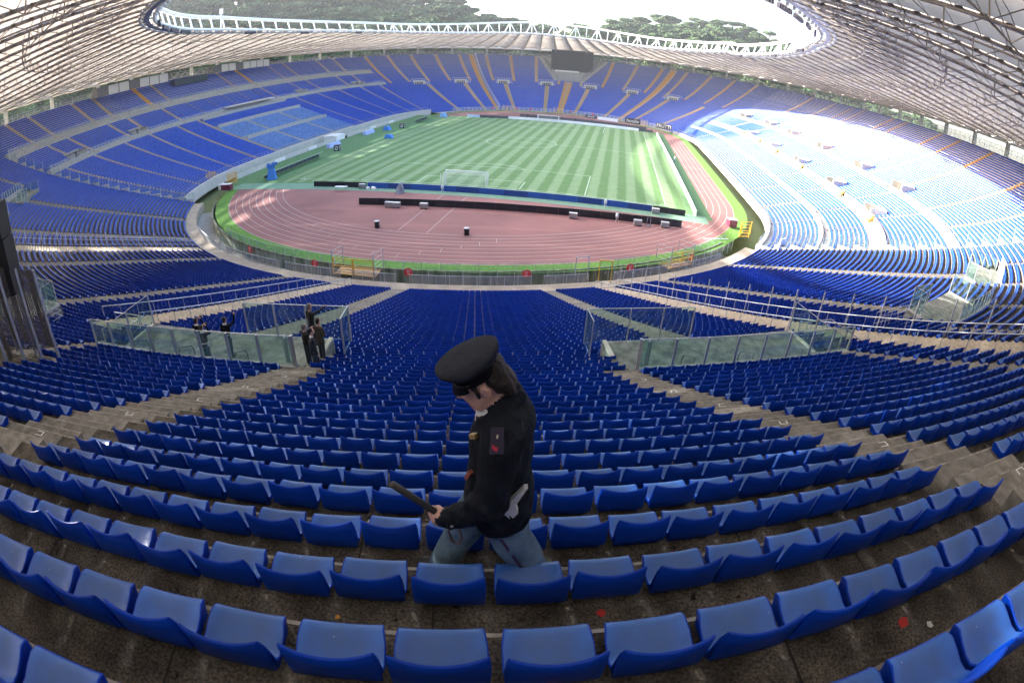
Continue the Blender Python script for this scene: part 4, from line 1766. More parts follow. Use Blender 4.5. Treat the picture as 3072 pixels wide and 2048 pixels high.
# far stand: exits, front fence, scoreboard with its mesh wedge
for j, (a, b) in enumerate(FVOM):
    root = wthing('exit_opening', 'dark exit with white railing in the far curved stand, %s from the left' % ORD[j + 1], 'exit', tuple(pt('far', (a + b) / 2, row_front(40), row_z(40))), 'exits of the far curved stand')
    R0, R1 = row_front(40), row_front(44)
    wall_part('floor', 'far', root, a, b, R0, R1, row_z(40) - .6, row_z(40) - .3, GREYC)
    wall_part('rear_wall', 'far', root, a, b, R1 - .25, R1 - .01, row_z(40) - .3, row_z(44) + .5, WHITEC)
    wall_part('doorway_shade', 'far', root, a + .6, b - .6, R1 - .3, R1 - .26, row_z(40) - .29, row_z(44) - .1, BLACKP)  # black sheet painting the shaded depth of the exit
    P = arc_pts('far', a - .6, b + .6, R0 - .1, row_z(40), .8)
    q = MB()
    for p in P:
        q.bar(p, p + Vector((0, 0, 1.2)), .09)
    for f in (.6, 1.2):
        q.tube([p + Vector((0, 0, f)) for p in P], .05, 5)
    q.build('railing', WHITEP, root)
    P = arc_pts('far', a - .6, b + .6, R1 + .1, row_z(44), .8)
    q = MB()
    for p in P:
        q.bar(p, p + Vector((0, 0, 1.3)), .09)
    q.tube([p + Vector((0, 0, 1.3)) for p in P], .05, 5)
    q.build('railing', WHITEP, root)
P = arc_pts('far', -52, 52, 51.9, WALK_Z, 2.)
railing('front_rail', 'pale railing along the front of the far curved stand', P, 1.6, 1.9, .05, (.5,), mesh=MESHL, m=mat('rail_cream', (.55, .53, .42), .5), post_r=.05)
yellow_gate('yellow_gate', 'yellow gate at the left front of the far stand', 'far', -27., -22.6, 50.8, 0., 2.2)
yellow_gate('yellow_gate', 'yellow gate below the orange stairs in the middle of the far stand', 'far', -2.2, 2.2, 50.8, 0., 2.2)
yellow_gate('yellow_gate', 'yellow gate at the far right corner of the track', 'far', 43., 47., 50.8, 0., 2.2)
for j, u in enumerate((-32., -20.3, -13.5, 6.0, 16.8, 38.)):
    c = pt('far', u, 50.6, 1.0)
    _, n_ = base('far', u)
    q = MB()
    out = -Vector((n_[0], n_[1], 0))
    x = Vector((0, 0, 1)).cross(out)
    fr_ = [c + out * .03 + .45 * (math.cos(2 * math.pi * k / 16) * x + math.sin(2 * math.pi * k / 16) * Vector((0, 0, 1))) for k in range(16)]
    q.prism([p - out * .05 for p in fr_], fr_)
    tag(q.build('sector_sign', REDP), 'small red round sign on the far railing, %s from the left' % ORD[j + 1], 'sign', 'red signs on the far railing')
for u, lab in ((-27.4, 'pale handrail up the stairs left of the screen in the far stand'), (29.6, 'handrail beside the wide orange stairs right of the screen')):
    railing('stair_railing', lab, [pt('far', u, row_front(i) + .3, row_z(i)) for i in range(2, NROW, 3)], 2.0 if u < 0 else 1.1, 1.6, .06, (.5,), m=mat('rail_pale', (.62, .64, .66), .5), post_r=.05)

root = wthing('scoreboard', 'big dark screen on the far curved stand', 'screen', (-.8, 141, 14))
q = MB()
q.prism([(-11.2, 140.6, 17.6), (9.8, 140.6, 17.6), (9.8, 143, 17.6), (-11.2, 143, 17.6)], [(-11.2, 140.6, 29.6), (9.8, 140.6, 29.6), (9.8, 143, 29.6), (-11.2, 143, 29.6)])
q.build('housing', mat('screen_housing', (.02, .025, .03), .5), root)
q = MB()
q.prism([(-10.6, 140.5, 18.9), (9.2, 140.5, 18.9), (9.2, 140.59, 18.9), (-10.6, 140.59, 18.9)], [(-10.6, 140.5, 29.1), (9.2, 140.5, 29.1), (9.2, 140.59, 29.1), (-10.6, 140.59, 29.1)])
q.build('display', SCREEN, root)
q = MB()
q.prism([(-9.0, 139.9, 17.5), (3.2, 139.9, 17.5), (3.2, 140.4, 17.5), (-9.0, 140.4, 17.5)], [(-9.0, 139.9, 18.6), (3.2, 139.9, 18.6), (3.2, 140.4, 18.6), (-9.0, 140.4, 18.6)])
q.build('sponsor_strip', mat('sign_cream', (.75, .73, .70), .5), root)
for x in (-9, -5, -1, 3, 7):
    q = MB()
    q.bar((x, 141.6, 10.5), (x, 141.6, 17.7), .35)
    q.build('support_leg', GREYC, root)
root = wthing('mesh_fence', 'wedge of grey mesh fencing around the foot of the far screen', 'fence', (CX, CY + 90, 12))
for sg in (-1, 1):
    prev = None
    for i in range(48, NROW + 1, 3):
        w = 3.6 + (i - 48) * .20
        p = pt('far', sg * w, row_front(i) + .2, row_z(i))
        q = MB()
        q.bar(p, p + Vector((0, 0, 2.4)), .12)
        q.build('post', STEELD, root)
        if prev is not None:
            q = MB()
            q.quad(prev, p, p + Vector((0, 0, 2.3)), prev + Vector((0, 0, 2.3)))
            q.build('mesh_panel', MESHG, root)
        prev = p
P = arc_pts('far', -3.6, 3.6, row_front(48), row_z(48), 1.2)
for a, b in zip(P[:-1], P[1:]):
    q = MB()
    q.quad(a, b, b + Vector((0, 0, 2.6)), a + Vector((0, 0, 2.6)))
    q.build('mesh_panel', MESHG, root)

# the same fence on the near stand, cut by the left edge of the picture
root = wthing('mesh_fence', 'tall brown mesh fence with grey posts at the left edge of the picture', 'fence', tuple(pt('near', 5.3, row_front(50), row_z(50))))
P = [pt('near', 5.30, row_front(i) + .1, row_z(i)) for i in np.arange(50, 60, 1)]
for k, p in enumerate(P):
    q = MB()
    q.bar(p, p + Vector((0, 0, 3.4)), .09, .12)
    q.build('post', STEEL, root)
for a, b in zip(P[:-1], P[1:]):
    q = MB()
    q.quad(a + Vector((0, 0, .55)), b + Vector((0, 0, .55)), b + Vector((0, 0, 3.4)), a + Vector((0, 0, 3.4)))
    q.build('mesh_panel', MESHD, root)
P2 = [pt('near', u, row_front(50) + .1, row_z(50)) for u in (5.3, 4.2, 3.1, 2.0, .9)]
for p in P2[1:]:
    q = MB()
    q.bar(p, p + Vector((0, 0, 3.4)), .09, .12)
    q.build('post', STEEL, root)
for a, b in zip(P2[:-1], P2[1:]):
    q = MB()
    q.quad(a + Vector((0, 0, .55)), b + Vector((0, 0, .55)), b + Vector((0, 0, 3.4)), a + Vector((0, 0, 3.4)))
    q.build('mesh_panel', MESHD, root)
# dark loudspeaker hanging behind the fence
SPK = mat('speaker_black', (.012, .011, .011), .6, var=.4, scale=30.)
ls_pos = pt('near', 5.05, 91.5, 17.2)
root = wthing('loudspeaker', 'black loudspeaker array above the mesh fence, cut by the left edge', 'loudspeaker', tuple(ls_pos))
for k, (dz, w, h, tilt) in enumerate(((2.25, .8, 1.1, .05), (1.2, .85, .95, .2), (.30, .8, .85, .4))):
    q = MB()
    c = ls_pos + Vector((0, 0, dz))
    q.box(tuple(c), (w * 1.2, .75, h), rz_out('near', 5) + .5)
    q.build('speaker_box', SPK, root)
q = MB()
q.bar(ls_pos + Vector((-.9, -.5, -2.5)), ls_pos + Vector((-.9, -.5, 3.4)), .14)
q.build('mast', STEELD, root)

# ------------------------------------------------------------------ roof
ROUT, ZIN, ZOUT = 112., 33.9, 28.9


def rin(st, u):
    """the roof opening is wider across the middle than its rounded ends"""
    if st in ('near', 'far'):
        return 56.5 + 3.0 * max(0., (abs(u) - 60.) / 30.)
    return 59.5 + 5.5 * (1 - (u / CY) ** 2)



def ring_list(step_deg, n_straight):
    L = []
    k0 = int(round(180 / step_deg))
    for k in range(k0):
        L.append(('near', -90 + 180 * k / k0))
    for k in range(n_straight):
        L.append(('right', -CY + 2 * CY * k / n_straight))
    for k in range(k0):
        L.append(('far', 90 - 180 * k / k0))
    for k in range(n_straight):
        L.append(('left', CY - 2 * CY * k / n_straight))
    return L


RIBS = ring_list(4.74, 12)
NR = len(RIBS)


def zring(st, u):
    z = ZIN
    if st == 'far':
        z += 1.3 * math.exp(-((u + 14) / 26) ** 2) - .8 * math.exp(-((u - 42) / 25) ** 2)
    if st == 'right':
        z -= .8 * (.5 + .5 * min(1, max(-1, u / 42)))
    return z


def roof_p(st, u, s, dz=0.):
    R = ROUT + (rin(st, u) + 1.0 - ROUT) * s
    zi = zring(st, u)
    z = ZOUT + (zi - ZOUT) * s - .7 * math.sin(math.pi * s)
    return pt(st, u, R, z + dz)


roof = wthing('stadium_roof', 'white membrane ring roof on steel trusses over all the stands', 'roof', (0, 0, 28))
NS, NC = 12, 6
for k in range(NR):
    A, B = RIBS[k], RIBS[(k + 1) % NR]
    # membrane panel, arched between the trusses, a slit left open along each truss
    verts, faces = [], []
    for i in range(NS + 1):
        s = i / NS
        a, b = roof_p(*A, s), roof_p(*B, s)
        w = (b - a).length
        g = .30 / w
        for j in range(NC + 1):
            c = g + (1 - 2 * g) * j / NC
            p = a.lerp(b, c)
            p.z += (.35 + .085 * w) * math.sin(math.pi * c) * (1 if 0 < i < NS else .75)
            verts.append(tuple(p))
    for i in range(NS):
        for j in range(NC):
            q0 = i * (NC + 1) + j
            faces.append((q0, q0 + 1, q0 + NC + 2, q0 + NC + 1))
    me = bpy.data.meshes.new('membrane_panel')
    me.from_pydata(verts, [], faces)
    me.materials.append(MEMB)
    me.polygons.foreach_set('use_smooth', [True] * len(faces))
    link('membrane_panel', me, roof)
    # radial truss
    q = MB()
    nodes = 9
    up = [roof_p(*A, i / nodes, -.05) for i in range(nodes + 1)]
    lo = [roof_p(*A, i / nodes, -.5 - 1.3 * math.sin(math.pi * min(1, (i / nodes) * 1.02)) ** .8) for i in range(nodes + 1)]
    for i in range(nodes):
        q.bar(up[i], up[i + 1], .34, .30, 0)
        q.tube([lo[i], lo[i + 1]], .085, 5, 1, caps=False)
        if i:
            q.tube([up[i], lo[i]], .07, 4, 1, caps=False)
        m_ = (up[i] + up[i + 1]) / 2
        q.tube([lo[i] if i else up[0], m_], .04, 4, 1, caps=False)
        q.tube([m_, lo[i + 1]], .04, 4, 1, caps=False)
        for t in (.2, .5, .8):      # clamp plates across the slit
            c = up[i].lerp(up[i + 1], t) + Vector((0, 0, .12))
            d = (up[i + 1] - up[i]).normalized()
            sd_ = d.cross(Vector((0, 0, 1))).normalized()
            q.bar(c - sd_ * .42, c + sd_ * .42, .55, .06, 0)
    q.build('radial_truss', [ROOFST, ROOFTUBE], roof)
    # bracing between this truss and the next
    q = MB()
    loB = [roof_p(*B, i / nodes, -.5 - 1.3 * math.sin(math.pi * min(1, (i / nodes) * 1.02)) ** .8) for i in range(nodes + 1)]
    upB = [roof_p(*B, i / nodes, -.05) for i in range(nodes + 1)]
    for i in (2, 4, 6, 8):
        q.tube([lo[i], loB[i]], .06, 4, 0, caps=False)
        q.tube([up[i], lo[i].lerp(loB[i], .5)], .05, 4, 0, caps=False)
        q.tube([upB[i], lo[i].lerp(loB[i], .5)], .05, 4, 0, caps=False)
    for i in range(1, 24):          # cables across each bay, close under the membrane
        s_ = i / 24
        a_, b_ = roof_p(*A, s_, -.16), roof_p(*B, s_, -.16)
        w_ = (b_ - a_).length
        pp = []
        for j in range(5):
            c_ = j / 4
            p_ = a_.lerp(b_, c_)
            p_.z += (.35 + .085 * w_) * math.sin(math.pi * c_) * .93
            pp.append(p_)
        q.tube(pp, .045, 3, 0, caps=False)
    q.build('bracing', ROOFTUBE, roof)
    # inner ring segment
    seg = []
    if A[0] == B[0]:
        seg = [A, (A[0], (A[1] + B[1]) / 2), B]
    else:
        seg = [A, B]
    hgt = lambda a_: 3.0 + (2.2 * math.exp(-((a_[1]) / 45) ** 2) if a_[0] == 'far' else 0)
    rp = lambda a_, R, dz: pt(a_[0], a_[1], rin(*a_) + R, zring(*a_) + dz)
    q = MB()
    q.tube([rp(a_, 0., 0) for a_ in seg], .30, 6, caps=False)
    q.tube([rp(a_, 2.2, -.45) for a_ in seg], .26, 6, caps=False)
    q.tube([rp(a_, .8, hgt(a_)) for a_ in seg], .48, 6, caps=False)
    q.build('ring_chord', ROOFWHITE, roof, True)
    q = MB()
    h = hgt(A)
    top = rp(A, .8, h)
    q.tube([rp(A, 0., 0), rp(A, 2.2, -.45)], .12, 5)
    q.tube([rp(A, 0., 0), top], .20, 6)
    nxt = seg[1]
    prv = RIBS[k - 1]
    if k % 2 == 0 and A[0] in ('far', 'right'):
        for o_ in (nxt, (prv[0], (prv[1] + A[1]) / 2) if prv[0] == A[0] else prv):
            q.tube([rp(o_, 0., .1), top], .22, 6)
    q.build('ring_strut', ROOFWHITE, roof, True)
    q = MB()      # catwalk with lamps below the ring
    q.bar(rp(A, 1.2, -.55), rp(B, 1.2, -.55), .9, .08)
    for t in (.25, .75):
        c = rp(A, -.1, -.5).lerp(rp(B, -.1, -.5), t)
        q.box(tuple(c), (.45, .45, .4))
    q.build('catwalk', mat('catwalk_steel', (.35, .35, .37), .5, metal=.4), roof)
    # outer ring and column
    q = MB()
    po = lambda a_, R, z: pt(a_[0], a_[1], R, z)
    q.tube([po(a_, ROUT + .6, ZOUT - .1) for a_ in seg], .42, 6, caps=False)
    q.tube([po(a_, ROUT + 2.4, ZOUT + 4.6) for a_ in seg], .42, 6, caps=False)
    q.tube([po(a_, ROUT + 5.2, ZOUT + .4) for a_ in seg], .42, 6, caps=False)
    q.tube([po(A, ROUT + .6, ZOUT - .1), po(A, ROUT + 2.4, ZOUT + 4.6), po(A, ROUT + 5.2, ZOUT + .4), po(A, ROUT + .6, ZOUT - .1)], .20, 5, caps=False)
    q.tube([po(A, ROUT + .6, ZOUT - .1), po(B, ROUT + 2.4, ZOUT + 4.6)], .16, 5, caps=False)
    q.build('outer_ring', [mat('ring_pinkwhite', (.62, .57, .54), .5)], roof, True)
    if k % 2 == 0:
        q = MB()
        q.bar(po(A, ROUT - .3, -2.2), po(A, ROUT + .2, ZOUT - .3), .95, .8)
        q.build('column', GREYC, roof)

LAMP = mat('lamp_housing', (.02, .018, .04), .4)
fl = [('near', a) for a in (34, 40, 46, 52, 58, 64, 70)] + [('near', -a) for a in (46, 54, 62, 70)] + [('left', u) for u in (-30, 0, 30)] + [('right', u) for u in (-30, 0, 30)]
for j, (st, u) in enumerate(fl):
    c = pt(st, u, rin(st, u) - .8, zring(st, u) - .55)
    _, n_ = base(st, u)
    tx = Vector((-n_[1], n_[0], 0))
    where = {'near': 'over the near end', 'left': 'over the left touchline', 'right': 'over the right touchline'}[st]
    root = wthing('floodlight_bank', 'dark floodlight bank on the roof ring %s, %s of its kind' % (where, ordinal(j + 1)), 'floodlight', tuple(c), 'floodlight banks on the roof edge')
    q = MB()
    q.bar(c - tx * 2.2, c + tx * 2.2, .12)
    q.build('bracket', STEELD, root)
    for k in range(6):
        q = MB()
        e = c + tx * (-1.9 + .76 * k) + Vector((0, 0, -.42))
        q.box(tuple(e), (.5, .42, .62), math.atan2(tx.y, tx.x))
        q.build('lamp', LAMP, root)


# ------------------------------------------------------------------ goals, boards and things round the pitch
def goal(label, y, sg):
    root = thing('football_goal', label, 'goal', (0, y, .03), 0 if sg > 0 else math.pi)     # local +Y points to the back of the net
    for x in (-3.72, 3.72):
        q = MB()
        q.tube([(x, 0, 0), (x, 0, 2.5)], .07, 8)
        q.build('goal_post', WHITEP, root, True)
        q = MB()
        q.tube([(x * 1.06, 2.3, 0), (x * 1.06, 2.3, 2.3)], .035, 6)
        q.build('net_pole', WHITEP, root, True)
    q = MB()
    q.tube([(-3.79, 0, 2.5), (3.79, 0, 2.5)], .07, 8)
    q.build('crossbar', WHITEP, root, True)
    q = MB()
    r = .011
    xs = np.arange(-3.7, 3.71, .2)
    prof = [(0, 2.45), (1.0, 2.42), (2.0, 2.2), (2.15, 1.2), (2.2, .02)]
    for x in xs:
        for a, b in zip(prof[:-1], prof[1:]):
            q.bar((x, a[0], a[1]), (x, b[0], b[1]), r)
    for t in np.linspace(0, 1, 24):
        s = t * (len(prof) - 1)
        i = min(len(prof) - 2, int(s))
        f = s - i
        yy, zz = prof[i][0] + (prof[i + 1][0] - prof[i][0]) * f, prof[i][1] + (prof[i + 1][1] - prof[i][1]) * f
        q.bar((-3.7, yy, zz), (3.7, yy, zz), r)
    for x in (-3.7, 3.7):
        for yy in np.arange(0, 2.1, .2):
            q.bar((x, yy, .02), (x, yy, 2.4), r)
        for zz in np.arange(.1, 2.3, .2):
            q.bar((x, 0, zz), (x, 2.1, zz), r)
    o = q.build('net', NETM, root)
    o['kind'] = 'stuff'
    return root


goal('white football goal at the near end, seen from behind through its net', -HL, -1)
goal('white football goal at the far end in front of the long white board', HL, 1)


def board_row(name, label, a, b, h, L, m_, depth=.12, mats=None, lean=.18, z=.02, tops=None):
    a, b = Vector((*a, z)), Vector((*b, z))
    root = wthing(name, label, 'advertising board', tuple(a))
    d = b - a
    n = max(1, round(d.length / L))
    nn = Vector((-d.y, d.x, 0)).normalized()
    for k in range(n):
        p, r_ = a + d * (k / n) + d.normalized() * .01, a + d * ((k + 1) / n) - d.normalized() * .01
        q = MB()
        dz = random.uniform(-.012, .012)
        lo = [p - nn * depth, r_ - nn * depth, r_ + nn * depth, p + nn * depth]
        hi = [p - nn * depth * .3, r_ - nn * depth * .3, r_ + nn * depth * .3, p + nn * depth * .3]
        q.prism(lo, [v + Vector((0, 0, h + dz)) for v in hi])
        mm = mats[k % len(mats)] if mats else m_
        pn = q.build('board_panel', mm, root)
        if tops:
            q = MB()
            q.bar(p + Vector((0, 0, h + dz + .03)), r_ + Vector((0, 0, h + dz + .03)), .08, .05)
            q.build('top_edge', tops, pn)
    return root


BB2 = mat('board_blue_dark', (.009, .042, .22), .4, var=.2, scale=3.)
board_row('led_board', 'long black LED board on the red area behind the near goal', (-12.8, -68.1), (35.3, -63.9), 1.05, 3.05, LEDBLK)
board_row('advertising_board', 'long blue advertising board right behind the near goal', (-16.2, -57.9), (31.2, -57.2), .95, 4.0, BOARDB, mats=[BOARDB, BB2, BOARDB, BOARDB, BB2], tops=mat('edge_pale', (.5, .56, .66), .5))
board_row('led_board', 'short black board left of the long blue board', (-27.2, -57.8), (-16.4, -57.9), .95, 2.7, LEDBLK)
board_row('led_board', 'short black board right of the long blue board', (31.3, -57.2), (36.6, -56.9), .95, 2.7, LEDBLK)
board_row('advertising_board', 'long plain white board along the right touchline', (38.5, 51.), (38.5, -56.2), .95, 3.0, WHITEP)
board_row('advertising_board', 'long white board behind the far goal', (-14.8, 55.2), (32.2, 55.2), .95, 4.0, mat('board_offwhite', (.72, .74, .78), .5), mats=[mat('board_offwhite', (.72, .74, .78), .5), WHITEP])
board_row('led_board', 'dark board left of the far goal', (-25.5, 55.3), (-14.9, 55.3), .95, 2.7, mat('board_slate', (.05, .055, .07), .4))
board_row('advertising_board', 'pale blue board at the left end of the far goal line', (-30.4, 55.3), (-25.6, 55.3), .95, 2.4, mat('board_paleblue', (.42, .52, .72), .5))
board_row('led_board', 'dark board at the right end of the far goal line', (32.3, 55.2), (37.3, 55.2), .95, 2.5, mat('board_slate', (.05, .055, .07), .4))
board_row('led_board', 'long dark board on the far red area', (-12.6, 66.0), (35.4, 62.), 1.05, 3.0, mat('board_slate', (.05, .055, .07), .4))
for (lab, txt, p0, p1, bgm, tm, h, ts) in (
        ('black banner with white lettering hooliv at the far right bend', 'hooliv', (27.3, 71.5), (33.2, 69.8), BLACKP, WHITEP, 2.0, 2.0),
        ('black banner with white lettering FRUTTI at the far right bend', 'FRUTTI', (39.2, 68.), (44.8, 64.6), BLACKP, WHITEP, 2.0, 1.9),
        ('dark board with pale lettering on the far bend', 'iDone', (11.6, 74.6), (16.4, 74.0), mat('board_slate', (.05, .055, .07), .4), WHITEP, 1.2, 1.1)):
    a, b = Vector((*p0, .9)), Vector((*p1, .9))
    root = wthing('banner', lab, 'banner', tuple(a))
    d = (b - a).normalized()
    nn = Vector((d.y, -d.x, 0))
    q = MB()
    q.prism([a, b, b - nn * .12, a - nn * .12], [v + Vector((0, 0, h)) for v in (a, b, b - nn * .12, a - nn * .12)])
    q.build('panel', bgm, root)
    for e in (a + d * .3, b - d * .3):
        q = MB()
        q.bar((e.x - nn.x * .06, e.y - nn.y * .06, 0), (e.x - nn.x * .06, e.y - nn.y * .06, .9), .1)
        q.build('leg', STEEL, root)
    put_text(txt, ts, tuple((a + b) / 2 + nn * .012 + Vector((0, 0, h * .5))), d, (0, 0, 1), tm, root)
board_row('advertising_board', 'white banner on the far bend beside the dark lettered board', (16.6, 74.0), (24.6, 72.6), 1.2, 4.0, mat('board_offwhite', (.72, .74, .78), .5), z=.6)

# flight cases, drums, bins
for j, (x, y, rz_, w) in enumerate(((-16.9, -58.6, .1, 'left end of the long blue board'), (-7.4, -68.9, .0, 'long black board, outer of a pair'), (-6.2, -68.9, .05, 'long black board, inner of a pair'),
                                    (-2.0, -68.5, .0, 'long black board in line with the white track line'), (19.5, -66.7, .08, 'right part of the long black board, standing alone'), (28.7, -66.2, .1, 'long black board next to a trolley'),
                                    (32.7, -65.3, .08, 'right end of the long black board'), (31.7, -58.2, .1, 'right end of the long blue board'))):
    root = thing('flight_case', 'grey flight case by the ' + w, 'case', (x, y, .02), rz_, 'grey flight cases by the boards')
    q = MB()
    q.box((0, 0, .46), (1.15, .65, .62))
    q.build('body', CASE, root)
    q = MB()
    q.box((0, 0, .81), (1.17, .67, .07))
    q.build('lid', mat('case_lid', (.42, .42, .41), .5), root)
    for sx in (-.45, .45):
        q = MB()
        q.tube([(sx, -.25, .08), (sx, .25, .08)], .075, 8)
        q.build('castors', BLACKP, root)
q = MB()
for (dx, dy) in ((-.5, -.3), (.3, .1), (.75, -.35)):
    q.lathe([(.01, .42), (.2, .4), (.32, .3), (.34, .02)], (dx - 15.2, dy - 58.6, .02), 8)
tag(q.build('ball_bags', WHITEP), 'heap of pale bags beside the flight case at the left end of the blue board', 'bags')
for (x, y, w) in ((-5.0, -78.4, 'beside the left white cross line'), (7.3, -78.5, 'nearest to the policeman\'s cap')):
    root = thing('waste_bin', 'black barrel bin on the red track, ' + w, 'bin', (x, y, .012))
    q = MB()
    q.lathe([(.30, 0), (.36, .06), (.34, .5), (.37, .9), (.34, .93)], n=14)
    q.build('drum', BLACKP, root, True)
    q = MB()
    q.lathe([(.0, .96), (.35, .945), (.375, .9)], n=14)
    q.build('lid', mat('lid_pale', (.6, .6, .6), .5), root, True)
root = thing('covered_camera', 'television camera under a crumpled grey cover by the blue board', 'camera', (-9.2, -60.3, .02))
q = MB()
q.lathe([(.75, 0), (.62, .35), (.55, .8), (.42, 1.25), (.36, 1.6), (.12, 1.85), (0, 1.86)], n=9)
for k, v in enumerate(q.v):
    q.v[k] = (v[0] * (1 + .25 * math.sin(3 * v[2] + 5 * v[1])) + .15 * v[2], v[1] * (1 + .2 * math.cos(4 * v[2] + 3 * v[0])), v[2])
q.build('cover', mat('tarpaulin_grey', (.24, .27, .32), .6), root)
q = MB()
q.tube([(-.7, -.5, 0), (0, 0, .5), (.7, -.5, 0)], .03, 5)
q.build('tripod', STEELD, root)
for (x, y, w) in ((-2.5, -58.3, 'behind the near goal'), (23.8, -58.3, 'right of the near goal, on the blue board'), (25.7, -65.6, 'on the black board, right')):
    root = thing('microphone_stand', 'white effects microphone on a small tripod ' + w, 'microphone', (x, y, .02))
    q = MB()
    for a in (0, 2.1, 4.2):
        q.tube([(.35 * math.cos(a), .35 * math.sin(a), 0), (0, 0, .55)], .025, 5)
    q.build('tripod', WHITEP, root)
    q = MB()
    q.lathe([(0, .5), (.2, .55), (.24, .9), (.18, 1.25), (0, 1.3)], n=10)
    q.build('windshield', mat('microphone_cover', (.6, .62, .64), .7), root, True)
root = thing('sideline_bench', 'white low table on the red area left of the flight cases', 'table', (-20.0, -60.6, .02), .03)
q = MB()
q.box((0, 0, .78), (2.3, .7, .06))
q.build('table_top', WHITEP, root)
for sx in (-1, 1):
    for sy in (-.3, .3):
        q = MB()
        q.bar((sx * 1.05, sy, 0), (sx * 1.05, sy, .75), .05)
        q.build('leg', STEEL, root)
root = thing('trolley', 'small hand trolley standing by the black board, right', 'trolley', (30.3, -65.6, .02))
q = MB()
q.tube([(-.25, 0, .1), (-.25, 0, 1.2), (.25, 0, 1.2), (.25, 0, .1)], .03, 6)
q.box((0, -.2, .12), (.5, .4, .03))
q.build('frame', STEEL, root)
for sx in (-.3, .3):
    q = MB()
    q.tube([(sx - .03, 0, .12), (sx + .03, 0, .12)], .12, 10)
    q.build('wheel', BLACKP, root)
root = thing('equipment_cart', 'maroon equipment box at the left end of the track', 'cart', (-45.9, -60.9, .02), .1)
q = MB()
q.box((0, 0, .75), (2.2, 1.1, 1.1))
q.build('box', mat('maroon', (.16, .015, .045), .5), root)
q = MB()
q.box((0, 0, 1.34), (2.3, 1.2, .06))
q.build('top', WHITEP, root)
root = thing('equipment_cart', 'maroon box with white top in the sun at the right bend', 'cart', (43.9, -59.3, .02), .3)
q = MB()
q.box((0, 0, .75), (1.4, 1.1, 1.1))
q.build('box', mat('maroon', (.16, .015, .045), .5), root)
q = MB()
q.box((0, 0, 1.34), (1.5, 1.2, .06))
q.build('top', WHITEP, root)
q = MB()
q.box((-47.9, -59.9, .6), (1.6, 1.0, 1.1), .2)
q.box((-47.9, -59.9, 1.2), (.5, .5, .35), .2)
tag(q.build('equipment_box', WHITEP), 'white equipment box beside the maroon one at the left', 'box')
# bench shelters on the left
for (y0, y1, w) in ((-53.2, -30.9, 'near'), (33., 44., 'far')):
    root = wthing('team_bench', 'long bench under a white canopy, %s end of the left touchline' % w, 'bench', (-42, y0, 0))
    n = max(4, round((y1 - y0) / 1.9))
    for k in range(n):
        ya, yb = y0 + (y1 - y0) * k / n, y0 + (y1 - y0) * (k + 1) / n
        q = MB()
        q.prism([(-42.3, ya, 1.0), (-40.9, ya, 1.45), (-40.9, yb - .05, 1.45), (-42.3, yb - .05, 1.0)], [(-42.3, ya, 1.06), (-40.9, ya, 1.51), (-40.9, yb - .05, 1.51), (-42.3, yb - .05, 1.06)])
        q.build('canopy_panel', WHITEP, root)
        q = MB()
        q.box((-41.9, (ya + yb) / 2, .42), (.45, (yb - ya) * .85, .08))
        q.box((-42.15, (ya + yb) / 2, .65), (.08, (yb - ya) * .85, .45))
        q.build('seat', mat('bench_dark', (.05, .07, .12), .5), root)
        q = MB()
        q.bar((-42.3, ya + .05, 0), (-42.3, ya + .05, 1.03), .07)
        q.bar((-42.3, ya + .05, .35), (-41.2, ya + .05, 1.38), .05)
        q.build('strut', STEEL, root)
root = thing('camera_crane', 'blue tarpaulin-covered camera tower beside the long bench', 'camera tower', (-40.7, -52.4, .02), .4)
q = MB()
q.prism([(-.9, -.9, 0), (.9, -.9, 0), (.9, .9, 0), (-.9, .9, 0)], [(-.55, -.55, 2.3), (.55, -.55, 2.3), (.55, .55, 2.3), (-.55, .55, 2.3)])
q.build('base_cover', mat('tarp_blue', (.05, .22, .62), .55), root)
q = MB()
for (c, s_) in (((-.1, 0, 2.75), (1.6, 1.0, .75)), ((.7, .1, 3.15), (1.1, .6, .5)), ((-.6, .1, 3.1), (.6, .6, .5))):
    q.box(c, s_, .3)
q.build('camera_cover', mat('tarp_blue_dark', (.03, .15, .48), .55), root)
for (x, y, w) in ((-42., -22.1, 'nearer'), (-41.4, 19.2, 'farther')):
    root = thing('logo_cube', 'black cube with a white round mark by the left touchline, the %s one' % w, 'cube', (x, y, .02), .2)
    q = MB()
    q.box((0, 0, .75), (1.4, 1.4, 1.45))
    q.build('cube', BLACKP, root)
    for (cx_, cy_, ax) in ((0, -.71, 0), (.71, 0, 1)):
        q = MB()
        for k in range(10):
            a0, a1 = 2 * math.pi * k / 10, 2 * math.pi * (k + 1) / 10
            f = lambda a, r: (cx_ + (r * math.cos(a) if ax == 0 else 0), cy_ + (r * math.cos(a) if ax == 1 else 0), .75 + r * math.sin(a))
            if k % 5 != 4:
                q.quad(f(a0, .25), f(a1, .25), f(a1, .5), f(a0, .5))
        q.build('round_mark', WHITEP, root)
